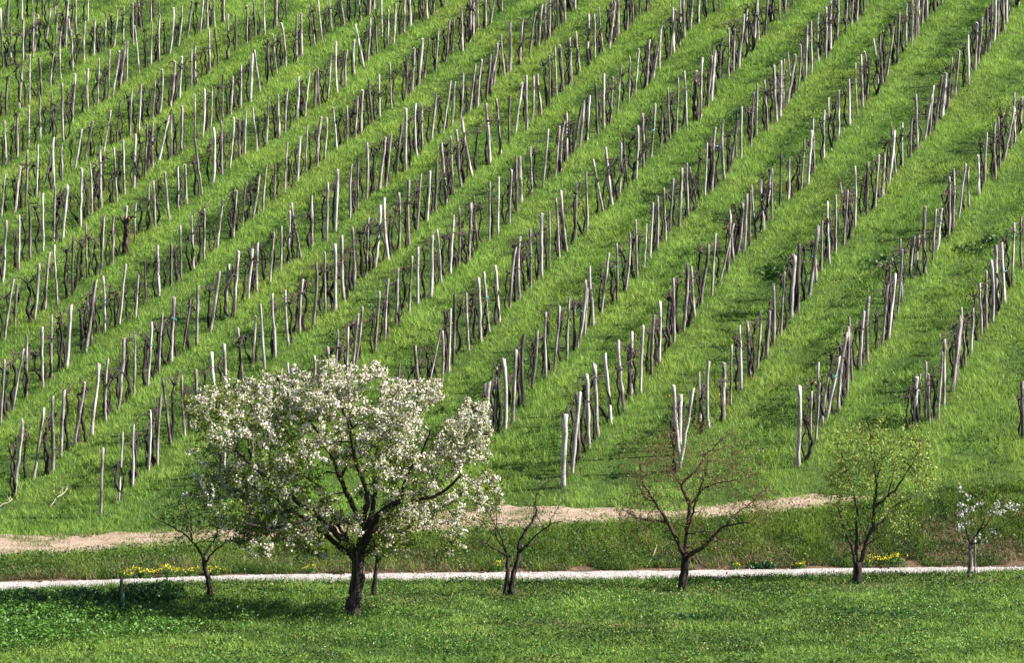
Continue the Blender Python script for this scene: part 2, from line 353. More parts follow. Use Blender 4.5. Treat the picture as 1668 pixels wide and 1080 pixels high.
POSTS = """-6:1666,713,0,93,d|-7:1491,695,3,80,w;1498,690,4,80,m;1514,690,-2,80,m;1507,688,2,100,m;1528,688,3,117,m;1537,663,-1,109,m;1551,640,8,124,m;1558,625,3,108,m;1573,600,-6,98,m;1582,578,-1,78,m;1599,545,0,85,m;1607,534,0,93,m;1617,524,-4,101,w;1624,513,0,114,m;1636,493,2,98,w;1648,469,4,106,m;1664,441,0,88,d|-8:1300,764,3,133,w;1318,751,3,110,m;1329,722,1,98,m;1339,695,10,79,m;1331,693,8,99,w;1346,687,21,104,w;1365,673,16,128,m;1379,647,2,113,m;1388,628,1,111,d;1401,602,7,96,w;1413,590,4,106,m;1436,567,11,102,m;1447,553,11,107,w;1454,535,-3,101,d;1462,513,7,107,m;1469,493,-4,103,m;1480,458,5,71,m;1490,455,2,71,m;1506,448,1,111,m;1519,426,4,87,m;1526,408,8,70,w;1545,386,1,100,m;1553,372,-1,97,m;1561,359,12,91,w;1578,340,5,67,m;1595,321,2,67,w;1604,301,3,83,m;1621,293,1,93,m;1629,278,-2,87,d;1636,262,10,88,w;1647,241,7,80,m;1653,231,1,82,w;1661,218,3,63,m|-9:1106,769,24,132,w;1106,744,-12,113,w;1107,724,-1,80,w;1154,699,1,111,w;1141,686,0,82,m;1179,684,-1,93,m;1190,659,1,97,m;1207,635,-1,105,w;1222,618,-4,96,m;1234,603,-1,94,m;1249,584,-1,79,d;1260,561,-1,100,m;1272,548,7,105,m;1289,519,4,103,w;1300,511,0,114,d;1318,485,8,117,m;1329,463,2,71,m;1338,449,0,88,m;1351,435,4,103,w;1361,416,-1,97,m;1374,400,11,90,m;1384,387,-12,91,m;1393,373,-1,101,w;1412,354,2,89,d;1425,340,7,88,w;1437,323,2,77,m;1448,301,11,87,w;1459,287,-7,80,m;1470,273,0,72,w;1483,258,2,64,d;1495,244,2,90,m;1506,227,7,77,w;1513,222,7,84,m;1524,203,10,82,d;1535,188,6,72,w;1544,176,7,84,m;1556,157,7,77,m;1578,137,0,80,w;1588,116,3,80,m;1593,104,7,79,m;1604,90,3,79,d;1612,79,5,80,d;1619,67,1,80,w;1625,59,3,79,m;1636,51,1,79,m;1640,39,-1,71,w;1643,28,1,79,m;1659,11,1,79,w|-10:917,795,9,120,w;932,773,14,131,w;945,754,-8,109,d;960,733,-3,122,w;974,715,-6,120,m;995,694,-8,115,w;1016,674,0,118,m;1028,649,3,107,m;1043,642,3,111,w;1061,608,5,96,m;1074,590,1,100,w;1098,561,-2,107,m;1113,543,6,112,m;1132,521,-7,87,m;1141,499,8,102,d;1159,482,11,101,m;1172,461,22,96,w;1186,446,0,97,m;1195,430,-6,87,m;1202,417,7,85,m;1212,414,7,97,w;1221,401,4,91,d;1231,386,-2,87,m;1244,373,-3,82,m;1258,359,-1,87,m;1246,354,8,79,m;1270,340,5,91,d;1284,329,1,73,m;1305,309,6,83,m;1316,301,7,89,w;1326,282,5,89,m;1342,261,2,82,m;1354,246,-4,88,w;1365,224,2,78,m;1384,204,-2,76,w;1396,191,1,89,m;1405,176,-2,87,m;1414,162,-6,79,m;1432,151,-10,89,w;1438,138,-2,81,d;1444,126,8,81,m;1462,107,3,87,d;1476,84,1,76,m;1485,76,1,79,m;1492,65,1,79,d;1496,55,-2,72,m;1502,42,2,76,m;1510,36,1,81,m;1523,25,3,81,d;1534,8,1,79,m|-11:750,770,1,113,w;765,757,-4,112,w;785,745,12,122,w;795,724,-4,97,d;806,702,4,103,w;823,702,-4,117,w;835,692,5,122,m;852,665,1,118,d;866,637,8,97,d;889,623,1,111,m;903,609,5,110,m;923,589,5,102,m;940,568,13,110,w;934,567,4,74,d;952,546,6,75,m;966,531,-1,99,w;979,513,12,101,m;1005,491,-1,95,m;1019,475,6,97,m;1038,454,0,96,m;1049,438,4,72,w;1059,424,2,93,w;1070,408,0,89,m;1084,393,4,87,m;1091,381,5,93,m;1106,369,5,96,m;1121,354,0,89,m;1137,339,-10,69,d;1148,321,5,88,w;1159,313,10,106,m;1180,296,-1,99,m;1189,280,11,82,d;1198,263,1,84,d;1207,261,0,87,w;1223,241,5,91,m;1232,224,2,87,m;1251,216,-6,85,m;1265,200,-6,93,m;1271,193,1,94,w;1276,183,2,86,m;1283,169,7,82,m;1291,158,-4,76,m;1299,147,4,77,m;1312,128,2,87,m;1322,119,-1,87,m;1333,101,0,81,m;1345,98,0,87,m;1353,81,0,81,w;1364,67,2,79,m;1377,56,4,79,m;1387,42,2,76,m;1396,36,2,76,m;1408,20,1,79,d|-12:652,685,0,95,d;682,661,-4,99,d;696,639,22,103,m;719,630,1,91,m;731,608,4,103,w;738,596,2,114,d;763,572,-4,95,m;783,560,-2,106,w;797,543,-8,99,m;813,524,-7,93,w;830,502,11,99,m;846,487,2,101,m;864,471,1,97,m;882,453,1,105,w;895,437,0,93,m;911,422,-4,99,m;923,412,-4,103,m;937,390,2,97,m;956,376,-1,99,m;983,348,-18,88,m;997,334,-5,96,w;1009,317,2,85,w;1023,307,-7,88,d;1036,294,2,88,w;1048,276,0,90,m;1060,259,7,89,m;1077,241,1,81,d;1092,232,-4,87,m;1102,217,-3,91,m;1119,208,-5,91,w;1133,198,2,82,m;1141,196,10,99,m;1153,174,2,87,m;1159,162,11,82,w;1166,150,1,79,d;1172,131,6,70,d;1187,128,1,82,m;1195,119,1,72,m;1203,112,4,90,w;1218,95,0,79,m;1228,81,7,87,m;1236,65,1,81,m;1246,56,2,76,d;1258,39,-1,76,m;1270,34,2,76,m;1279,22,1,76,m;1291,11,1,76,d|-13:365,794,4,101,w;386,775,-6,107,m;411,752,0,108,m;435,730,3,98,w;455,712,4,110,m;473,695,-5,103,w;513,683,0,105,m;535,668,-1,103,m;544,642,1,105,m;565,635,1,102,m;573,615,9,104,m;579,598,11,99,m;611,572,8,99,m;627,555,6,100,m;645,533,5,93,m;666,515,6,96,m;680,497,6,95,w;702,484,4,99,w;719,465,-6,90,w;733,449,7,96,w;747,438,0,99,d;763,429,4,97,m;779,407,-7,87,d;797,393,0,96,m;811,381,5,94,w;830,363,2,88,m;842,347,-2,90,d;849,330,0,75,m;866,316,-2,78,m;884,304,10,95,m;905,289,6,84,m;913,279,7,82,m;923,265,1,82,m;934,253,8,79,d;944,244,7,79,m;956,232,4,77,w;974,224,0,87,d;983,211,6,90,m;994,198,4,72,m;1005,188,7,82,m;1024,170,2,78,m;1035,156,3,77,w;1052,143,6,79,m;1064,129,10,83,m;1074,116,4,77,m;1091,94,8,79,d;1098,86,-3,76,w;1107,74,1,74,m;1115,63,-2,69,m;1125,50,1,74,m;1138,38,1,74,w;1150,31,1,77,m;1172,17,1,77,d|-14:164,839,4,110,m;193,818,6,113,w;216,793,6,102,w;242,770,2,102,w;256,759,8,115,m;278,731,-14,112,d;301,716,-4,101,m;318,704,0,101,m;348,673,-2,97,w;368,661,-4,100,m;396,630,-10,99,m;431,600,-6,106,w;411,596,5,83,m;448,583,0,107,w;470,562,-5,90,w;488,543,6,88,m;510,536,4,108,d;530,513,-2,101,m;546,508,-1,110,w;560,493,-2,108,m;577,471,-4,103,m;596,451,5,95,m;611,438,8,101,w;632,426,-5,103,w;650,407,-1,94,m;666,400,1,107,m;679,376,7,94,m;696,361,4,83,w;709,347,4,89,d;727,335,-7,101,m;739,316,-6,94,m;751,306,-13,96,m;769,289,-16,96,m;798,265,-4,96,m;816,253,-6,93,m;829,236,1,82,d;839,217,11,84,w;858,211,-2,90,m;867,196,1,76,m;881,187,-1,70,m;895,176,-2,87,m;907,158,-4,81,m;918,147,-5,75,m;930,138,-2,77,m;944,120,-4,69,m;956,111,1,87,w;969,96,-4,72,m;982,85,-6,75,m;993,77,6,77,m;1000,67,-4,75,m;1007,58,1,74,m;1021,53,2,74,d;1031,43,-1,72,d;1042,26,0,74,d;1054,19,-1,72,d|-15:24,808,5,123,w;55,781,11,116,m;86,768,8,125,m;98,744,6,110,m;121,726,14,107,m;149,711,6,121,w;172,689,5,104,m;193,671,5,117,m;218,647,-1,102,m;241,631,8,106,w;259,609,7,100,m;279,591,2,108,m;298,572,5,87,d;320,564,2,97,m;342,542,17,100,m;366,519,4,89,m;381,515,5,106,m;404,487,2,83,w;418,476,2,81,m;440,459,6,82,m;457,441,2,75,m;469,431,4,89,m;490,419,-8,89,m;508,401,1,83,m;532,394,-1,97,m;546,378,1,102,w;570,360,4,90,w;583,340,1,79,d;597,328,0,94,m;618,311,6,89,m;629,305,8,87,m;645,287,8,87,d;661,276,0,102,w;679,256,-1,87,w;688,240,-2,71,m;703,230,7,76,m;721,220,12,88,w;736,206,6,73,m;750,194,4,77,m;765,181,10,77,m;778,174,7,79,m;792,162,2,77,d;798,152,13,74,m;804,141,6,70,m;822,127,-7,72,m;831,115,2,79,m;847,103,5,74,m;862,89,10,72,d;877,74,5,70,m;889,70,-1,77,m;896,60,0,77,m;909,43,-2,72,d;921,36,-1,74,m;929,19,1,72,d;937,17,1,72,w|-16:1,692,8,108,m;19,673,20,105,w;43,650,1,103,m;70,635,0,100,w;83,618,6,103,m;108,602,9,102,w;139,576,17,116,m;150,560,-16,75,d;171,543,-4,91,w;194,533,14,101,w;221,520,4,70,m;237,496,-1,69,d;259,483,-4,83,w;278,465,1,68,d;295,454,-2,88,m;315,437,-2,90,w;332,424,2,85,m;353,408,10,83,m;380,388,4,78,m;395,371,2,75,d;411,359,11,75,m;428,347,7,79,m;446,333,2,64,d;464,316,4,82,m;484,301,5,77,w;497,289,8,82,m;516,275,8,82,m;528,265,4,72,m;549,247,-7,71,w;565,234,1,61,m;579,226,4,70,m;588,217,1,72,m;606,203,-4,73,d;618,192,0,72,m;638,177,-3,75,m;660,162,1,72,d;672,150,1,72,m;682,138,6,77,w;691,126,8,65,d;710,117,4,73,m;726,101,6,70,d;736,89,4,62,d;753,84,-2,72,m;765,67,1,74,m;771,58,1,79,w;778,48,0,70,m;791,46,0,72,m;799,38,9,70,m;818,19,-1,72,m|-17:7,555,14,101,m;25,533,4,70,d;55,523,8,95,m;73,507,8,95,m;93,497,1,96,m;118,482,1,96,d;142,457,4,91,m;164,447,5,94,m;183,431,3,79,m;200,415,7,80,w;219,398,1,67,m;241,378,4,76,m;253,373,-4,79,m;276,360,-4,82,m;290,342,0,72,m;304,331,-5,66,m;329,316,-5,90,m;347,301,0,94,w;362,286,-1,90,m;374,275,6,83,w;390,263,-2,67,d;398,258,0,77,w;419,248,-4,73,m;434,236,3,78,m;454,224,-2,72,m;464,217,5,73,m;484,198,2,73,w;497,192,6,75,w;512,176,4,59,d;520,174,-2,65,d;534,163,6,72,m;549,152,-1,84,w;562,143,4,63,m;556,138,5,57,d;577,123,1,58,w;593,112,-14,71,w;599,103,0,74,m;615,89,-2,65,d;631,74,1,60,m;641,70,2,67,m;622,58,-2,62,w;658,55,1,70,m;669,43,1,72,w;696,30,0,71,w;687,29,-5,70,m;706,22,0,70,d;724,10,1,70,m|-18:4,463,7,103,m;31,441,1,91,w;49,424,1,89,d;70,412,-1,96,w;87,396,3,90,m;102,392,7,90,w;131,373,-1,97,w;149,357,-4,91,m;165,341,-3,103,m;191,328,-5,89,m;203,316,-2,89,m;218,307,5,90,w;236,290,2,89,d;249,277,1,79,m;258,265,20,76,w;279,258,0,79,m;296,251,1,79,m;318,236,-2,81,m;330,224,2,79,w;343,210,1,70,m;363,196,0,75,d;375,188,5,65,m;392,176,0,72,m;408,164,1,79,w;423,149,-8,69,m;437,136,0,73,d;452,123,-11,67,m;466,111,-8,72,m;483,103,1,77,m;492,94,-2,72,m;513,77,-10,67,m;525,70,-7,70,m;541,53,-7,62,m;561,43,-7,67,m;569,38,-2,70,m;588,36,-5,70,m;601,24,8,74,m;609,17,0,70,m|-19:2,355,6,73,m;24,347,7,77,m;42,336,2,93,m;59,322,3,88,w;72,309,12,65,d;88,306,-1,84,w;101,294,2,62,m;122,273,11,64,w;138,264,11,69,d;168,251,11,72,m;190,234,7,71,d;212,222,4,78,m;226,215,4,81,w;248,196,4,66,m;260,186,4,75,m;277,176,7,77,m;292,161,6,70,w;312,145,1,65,m;320,134,-1,59,m;341,120,-1,74,m;356,106,0,60,d;372,94,0,72,m;385,82,0,58,d;402,74,0,65,m;416,62,-5,65,d;431,55,1,70,m;450,43,1,70,m;466,34,2,62,d|-20:10,269,0,73,m;28,257,4,76,m;46,244,0,72,m;103,234,-2,97,m;66,229,-2,69,m;83,217,1,67,d;118,198,1,78,w;143,179,1,67,m;159,170,2,75,m;176,163,3,81,m;183,156,6,74,m;195,143,4,76,m;206,133,2,67,m;227,121,-8,80,m;246,106,1,72,m;259,98,2,74,m;277,86,5,74,w;291,74,5,65,m;305,62,7,62,d;326,53,4,67,w;338,46,-1,67,m;350,43,-4,58,m;365,36,-1,65,m|-21:10,186,4,63,d;31,176,2,75,m;48,171,2,84,m;67,157,-2,63,d;82,143,6,58,m;99,129,0,80,m;118,115,-1,67,m;137,103,2,67,m;153,94,2,62,m;171,82,2,62,m;186,77,4,62,m;217,72,0,72,m;201,67,-1,60,m;230,48,-7,58,d;246,39,-1,74,m;260,31,1,65,m|-22:5,115,-1,67,d;18,110,1,67,m;37,106,1,74,m;54,95,1,75,m;72,84,7,72,m;56,83,0,61,m;91,79,2,72,m;107,79,4,79,m;115,67,-2,77,m;124,55,0,65,m;106,45,6,69,d;90,36,-1,65,m;143,36,1,65,w|-23:1,65,0,53,w;11,48,1,62,d;36,36,0,65,w;53,26,-1,60,m;70,26,0,62,d"""
rows = {}
for part in POSTS.split('|'):
    k, v = part.split(':')
    L = []
    for q in v.split(';'):
        a = q.split(','); L.append((int(a[0]), int(a[1]), int(a[2]), int(a[3]), a[4]))
    rows[int(k)] = L
_pp = {}
for k, L in rows.items():
    w = np.array([_p(q[0], q[1]) for q in L])
    _pp[k] = np.median((w[:, 0] * ROW[1] - w[:, 1] * ROW[0]) / math.hypot(ROW[0], ROW[1]))
_ks = np.array(sorted(k for k in _pp if len(rows[k]) > 9)); _vs = np.array([_pp[k] for k in _ks])
ROW_SP = float(np.polyfit(_ks, _vs, 1)[0]); ROW_OFF = float(np.polyfit(_ks, _vs, 1)[1]) % ROW_SP

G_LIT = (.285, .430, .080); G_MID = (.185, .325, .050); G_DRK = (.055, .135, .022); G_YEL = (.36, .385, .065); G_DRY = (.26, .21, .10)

def vineyard_grass():
    n = 1150000
    x, y = frustum_points(100.5, 172, n, .55)
    # gather into tufts
    q = len(x) // 5
    idx = RNG.integers(0, q, len(x))
    tx, ty = x[:q], y[:q]
    x = tx[idx] + RNG.normal(size=len(x)) * .055; y = ty[idx] + RNG.normal(size=len(x)) * .055
    d = zones(x, y); fr = (vnoise(x, y, .5, 21) - .5) * .7 + (vnoise(x, y, 1.7, 22) - .5) * .8
    k = y > d[4] - .25 + fr * .9 + (RNG.random(len(x)) - .5) * .5
    x, y = x[k], y[k]; top = (d[4][k])
    z = ground(x, y)
    ph = row_phase(x, y)
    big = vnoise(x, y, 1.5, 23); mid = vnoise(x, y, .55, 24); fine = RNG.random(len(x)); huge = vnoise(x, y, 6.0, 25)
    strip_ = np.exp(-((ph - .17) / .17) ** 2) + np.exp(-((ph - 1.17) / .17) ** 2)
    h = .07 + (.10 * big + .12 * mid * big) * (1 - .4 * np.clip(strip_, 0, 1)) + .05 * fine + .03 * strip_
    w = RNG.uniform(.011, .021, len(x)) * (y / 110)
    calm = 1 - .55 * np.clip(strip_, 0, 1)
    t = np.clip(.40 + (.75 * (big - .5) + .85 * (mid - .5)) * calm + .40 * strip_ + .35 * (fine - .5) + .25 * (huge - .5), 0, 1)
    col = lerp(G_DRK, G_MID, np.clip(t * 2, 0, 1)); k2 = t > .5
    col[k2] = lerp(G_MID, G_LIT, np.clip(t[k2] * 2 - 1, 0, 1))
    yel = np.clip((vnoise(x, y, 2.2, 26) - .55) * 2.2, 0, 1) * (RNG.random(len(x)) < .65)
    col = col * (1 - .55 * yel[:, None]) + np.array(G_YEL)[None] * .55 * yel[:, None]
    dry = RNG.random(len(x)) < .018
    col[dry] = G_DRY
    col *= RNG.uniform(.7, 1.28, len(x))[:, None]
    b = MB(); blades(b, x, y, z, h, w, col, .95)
    fx, fy = [], []
    for k_, L in rows.items():
        for q in L:
            w_ = _p(q[0], q[1]); fx.append(w_[0]); fy.append(w_[1])
    fx = np.array(fx); fy = np.array(fy); j = RNG.integers(0, len(fx), 26000)
    x = fx[j] + RNG.normal(0, .16, len(j)); y = fy[j] + RNG.normal(0, .16, len(j))
    cf = lerp(G_DRK, G_LIT, RNG.random(len(j))); dd = RNG.random(len(j)) < .18; cf[dd] = (.30, .25, .12)
    blades(b, x, y, ground(x, y), RNG.uniform(.10, .36, len(j)), RNG.uniform(.012, .024, len(j)), cf, .9)
    # broad-leaved weeds between the rows
    m = 300000; x, y = frustum_points(101, 170, m, .6)
    pt = vnoise(x, y, .8, 31) * .6 + vnoise(x, y, 2.6, 32) * .5
    ph = row_phase(x, y); alley = np.exp(-((ph - .68) / .22) ** 2)
    k = (y > zones(x, y)[4] + .3) & (RNG.random(len(x)) < np.clip((pt - .45) * 3, 0, 1) * (.12 + .88 * alley)); x, y = x[k], y[k]
    z = ground(x, y) + RNG.uniform(.06, .26, len(x))
    col = lerp((.018, .062, .012), (.11, .225, .038), RNG.random(len(x)) ** 1.5)
    flat_leaves(b, x, y, z, RNG.uniform(.022, .06, len(x)), col, .5)
    o = b.build('grass', M_GRASS)
    tag(o, 'long spring grass covering the vineyard slope between the rows of stakes', 'grass', kind='stuff')
vineyard_grass()

def bare_at(x, y):
    """worn, dry spots round the trunks"""
    bare = np.zeros(len(x))
    for (qx, qy, rx, ry) in ((1113, 965, 1.1, 1.0), (1418, 956, 1.3, .9), (1385, 960, .8, .7), (640, 978, 1.2, 1.2), (850, 970, .9, .9), (950, 1022, 1.8, .55), (1590, 951, .6, .6)):
        p = at_flat(qx, qy); bare = np.maximum(bare, np.exp(-((x - p.x) / rx) ** 2 - ((y - p.y) / ry) ** 2))
    return bare
def meadow_grass():
    x, y = frustum_points(77, 99.5, 250000, 0)
    q = len(x) // 6; idx = RNG.integers(0, q, len(x))
    x = x[:q][idx] + RNG.normal(size=len(x)) * .05; y = y[:q][idx] + RNG.normal(size=len(x)) * .05
    d = zones(x, y)
    k = y < d[0] + (vnoise(x, y, .45, 41) - .55) * .9 + (RNG.random(len(x)) - .5) * .5
    x, y = x[k], y[k]; z = ground(x, y)
    big = vnoise(x, y, 1.6, 42); mid = vnoise(x, y, .5, 43); huge = vnoise(x, y, 5, 44); fine = RNG.random(len(x))
    h = .06 + .10 * mid + .05 * fine + .06 * np.clip(big - .5, 0, 1)
    w = RNG.uniform(.014, .034, len(x))
    t = np.clip(.42 + .85 * (big - .5) + 1.0 * (mid - .5) + .4 * (fine - .5) + .5 * (huge - .5), 0, 1)
    col = lerp(G_DRK, G_MID, np.clip(t * 1.9, 0, 1)); k2 = t > .53
    col[k2] = lerp(G_MID, G_LIT, np.clip((t[k2] - .53) * 2, 0, 1))
    bare = bare_at(x, y)
    dry = RNG.random(len(x)) < (.02 + .12 * np.clip(vnoise(x, y, 1.1, 45) - .66, 0, 1) * 3 + .9 * bare * (.3 + vnoise(x, y, .5, 48))); col[dry] = (.27, .21, .10)
    h = h * (1 - .5 * bare)
    col *= RNG.uniform(.45, 1.2, len(x))[:, None]
    b = MB(); blades(b, x, y, z, h, w, col, 1.1)
    x, y = frustum_points(77, 98.5, 330000, 0)
    pt = vnoise(x, y, .5, 46) * .5 + vnoise(x, y, 1.9, 47) * .6
    k = (y < zones(x, y)[0] - .1) & (RNG.random(len(x)) < np.clip((pt - .30) * 2.2, .12, 1)); x, y = x[k], y[k]
    z = ground(x, y) + RNG.uniform(.03, .17, len(x)) * (.5 + vnoise(x, y, .35, 49))
    col = lerp((.022, .075, .014), (.16, .29, .05), RNG.random(len(x)) ** 1.3)
    bs = bare_at(x, y); kk = RNG.random(len(x)) > .75 * bs; x, y, z, col = x[kk], y[kk], z[kk], col[kk]
    col *= (.34 + 1.0 * vnoise(x, y * 2.2, 2.4, 64) * (.5 + 1.0 * vnoise(x, y, .6, 65)))[:, None]
    yl = RNG.random(len(x)) < .08 + .25 * np.clip(vnoise(x, y, 1.4, 66) - .6, 0, 1) * 2; col[yl] = lerp((.20, .24, .04), (.30, .30, .08), RNG.random(yl.sum()))
    flat_leaves(b, x, y, z, RNG.uniform(.016, .042, len(x)), col, .42)
    n = 26000; c = RNG.uniform(-150, 1820, n); e = vnoise(c, c * 0, 22, 67) * .6 + vnoise(c, c * 0, 7, 68) * .5
    y = col_depths(c, 0) - .3 + RNG.random(n) ** 2 * (e - .3) * 1.1; x = (c - CX) / F * y
    k = RNG.random(n) < np.clip(e * 1.3, .1, 1); x, y = x[k], y[k]
    blades(b, x, y, ground(x, y), RNG.uniform(.08, .26, len(x)), RNG.uniform(.014, .03, len(x)), lerp((.03, .08, .014), (.16, .25, .04), RNG.random(len(x))), 1.0)
    n = 7000; c = RNG.uniform(-150, 1820, n); t = .5 + RNG.normal(0, .10, n)
    y = col_depths(c, 0) * (1 - t) + col_depths(c, 1) * t; x = (c - CX) / F * y
    k = vnoise(x, y, 1.4, 69) > .60; x, y = x[k], y[k]
    blades(b, x, y, ground(x, y), RNG.uniform(.03, .09, len(x)), RNG.uniform(.012, .022, len(x)), lerp((.06, .10, .02), (.2, .24, .07), RNG.random(len(x))), 1.0)
    o = b.build('meadow_grass', M_GRASS)
    tag(o, 'short clover rich meadow grass in front of the gravel road', 'grass', kind='stuff')
meadow_grass()

def bank_plants():
    n = 120000
    c = RNG.uniform(-180, 1850, n); u = RNG.random(n)
    d2 = col_depths(c, 1); d3 = col_depths(c, 2); d4 = col_depths(c, 4)
    tt = np.clip((c - 1330) / 190, 0, 1); far = np.where(c > 1525, d4 + .6, np.minimum(d3 + .15 - .35 * np.clip((c - 900) / 200, 0, 1), d4) * (1 - tt) + (d4 - .02) * tt)
    y = d2 + .2 + (far - d2 - .2) * u; x = (c - CX) / F * y
    k = (y - d2 > .25 + (vnoise(x, y, .6, 51) - .3) * .7)
    x, y, c, u = x[k], y[k], c[k], u[k]; z = ground(x, y)
    patch = vnoise(x, y * 2, 1.2, 52); p2 = vnoise(x, y, .5, 53)
    brown = np.clip((.72 - u) * 2.2, 0, 1) * np.clip((patch - .26) * 3.4, 0, 1)
    thin = RNG.random(len(x)) < 1 - .62 * brown * (p2 > .3)
    x, y, u, z, patch, p2, brown, c = (q[thin] for q in (x, y, u, z, patch, p2, brown, c))
    h = .10 + .24 * p2 * RNG.random(len(x)) + .12 * RNG.random(len(x))
    t = np.clip(.62 + 1.0 * (p2 - .5) + .7 * (u - .5) - np.clip((c - 1330) / 500, 0, .3) + .4 * (RNG.random(len(x)) - .5), 0, 1)
    col = lerp((.036, .085, .014), (.20, .29, .04), t)
    isb = RNG.random(len(x)) < .06 + .45 * brown
    col[isb] = lerp((.05, .032, .02), (.46, .33, .21), RNG.random(isb.sum()) ** 1.5)
    b = MB(); blades(b, x, y, z, h, RNG.uniform(.014, .03, len(x)), col, 1.0)
    k = RNG.random(len(x)) < .35
    xx, yy = x[k], y[k]
    flat_leaves(b, xx, yy, z[k] + RNG.uniform(.05, .3, k.sum()), RNG.uniform(.02, .05, k.sum()), lerp((.026, .07, .013), (.085, .165, .028), RNG.random(k.sum())), .5)
    n = 60000; c = RNG.uniform(-150, 1480, n); e = RNG.random(n)
    u = np.where(e < .45, RNG.random(n) ** 2.2 * .55, 1 - RNG.random(n) ** 2.2 * .6); u[e > .92] = RNG.random((e > .92).sum())
    y = col_depths(c, 2) * (1 - u) + col_depths(c, 4) * u; x = (c - CX) / F * y
    k = (vnoise(x, y, .42, 54) * .6 + vnoise(x, y, 1.5, 55) * .5 > .62) & (RNG.random(n) < np.clip((1150 - c) / 300, .06, 1)); x, y = x[k], y[k]
    cw = lerp((.035, .085, .016), (.17, .24, .045), RNG.random(len(x))); dw = RNG.random(len(x)) < .22; cw[dw] = (.30, .23, .13)
    blades(b, x, y, ground(x, y) + .02, RNG.uniform(.04, .2, len(x)), RNG.uniform(.014, .03, len(x)), cw, 1.1)
    o = b.build('bank_weeds', M_GRASS)
    tag(o, 'rough weeds and dead stalks on the bank between road and track', 'weeds', kind='stuff')
    # bare eroded soil of the bank foot
    bb = MB(); cs = np.arange(-200, 1900, 4.0); rws = 10; pts = []
    for q in range(rws):
        t = q / (rws - 1); d = col_depths(cs, 1) + .18 + t * 2.4
        x = (cs - CX) / F * d; pts.append(np.stack([x, d, ground(x, d) + .012], -1))
    V = np.concatenate(pts); kk = len(cs); i = (np.arange(rws - 1)[:, None] * kk + np.arange(kk - 1)[None]).ravel()
    bb.add(V, np.stack([i, i + 1, i + kk + 1, i + kk], -1))
    tag(bb.build('bank_soil', mat_ground('bank_earth', [(.32, (.045, .032, .02)), (.5, (.11, .075, .048)), (.68, (.24, .16, .105))], 1.2, 1.0, .08), smooth=True), kind='structure')
bank_plants()

def flowers():
    b = MB(); n = 22000
    x, y = frustum_points(102, 168, n, .3)
    dens = np.clip((vnoise(x, y, 2.2, 26) - .5) * 2.5, .03, 1) * np.clip((vnoise(x, y, 7.0, 27) - .35) * 2, .1, 1)
    k = (RNG.random(len(x)) < dens) & (y > zones(x, y)[4] + .4); x, y = x[k], y[k]
    col = lerp((.55, .40, .01), (.75, .62, .06), RNG.random(len(x)))
    flat_leaves(b, x, y, ground(x, y) + RNG.uniform(.16, .3, len(x)), RNG.uniform(.018, .032, len(x)), col, .7)
    x, y = frustum_points(78, 97, 260, 0); k = y < zones(x, y)[0] - .3; x, y = x[k], y[k]
    flat_leaves(b, x, y, ground(x, y) + .12, RNG.uniform(.012, .024, len(x)), lerp((.5, .4, .02), (.7, .6, .08), RNG.random(len(x))), .7)
    tag(b.build('yellow_flowers', M_PETAL), 'small yellow flowers scattered through the vineyard grass', 'flowers', kind='stuff')
    b = MB(); x, y = frustum_points(78, 97, 420, 0); k = y < zones(x, y)[0] - .3; x, y = x[k], y[k]
    flat_leaves(b, x, y, ground(x, y) + .13, RNG.uniform(.012, .026, len(x)), np.tile([[.75, .75, .72]], (len(x), 1)), .7)
    x, y = frustum_points(102, 160, 500, 0); k = y > zones(x, y)[4] + .5; x, y = x[k], y[k]
    flat_leaves(b, x, y, ground(x, y) + .22, RNG.uniform(.014, .026, len(x)), np.tile([[.7, .7, .66]], (len(x), 1)), .7)
    tag(b.build('daisies', M_PETAL), 'tiny white daisies dotted over the meadow and the slope', 'flowers', kind='stuff')
flowers()

# ------------------------------------------------------------------ stakes and vines
def stake_proto(k):
    b = MB(); n = 9
    zz = np.linspace(-.08, 1, n)
    bend = RNG.normal(0, .012, (2,)); w1 = RNG.uniform(0, 6.3, 2)
    px = .03 * RNG.normal() * np.sin(zz * 3 + w1[0]) + RNG.normal(0, .006, n)
    py = .03 * RNG.normal() * np.sin(zz * 3 + w1[1]) + RNG.normal(0, .006, n)
    px -= px[1]; py -= py[1]
    r = (.046 + .004 * RNG.normal()) * (1 + .10 * (1 - zz)) * (1 + RNG.normal(0, .06, n))
    P = np.stack([px, py, zz * 2.0], -1)
    tube(b, P, r, 7, jit=.13)
    V = np.concatenate(b.v); V[-7:, 2] += RNG.normal(0, .018, 7) + .03 * np.sin(np.arange(7) + k)  # axe-cut top
    b.v = [V]
    return b
STAKES = [stake_proto(k) for k in range(10)]
STAKE_ME = {s: [p.mesh('stake', M_POST[s]) for p in STAKES] for s in 'wmd'}

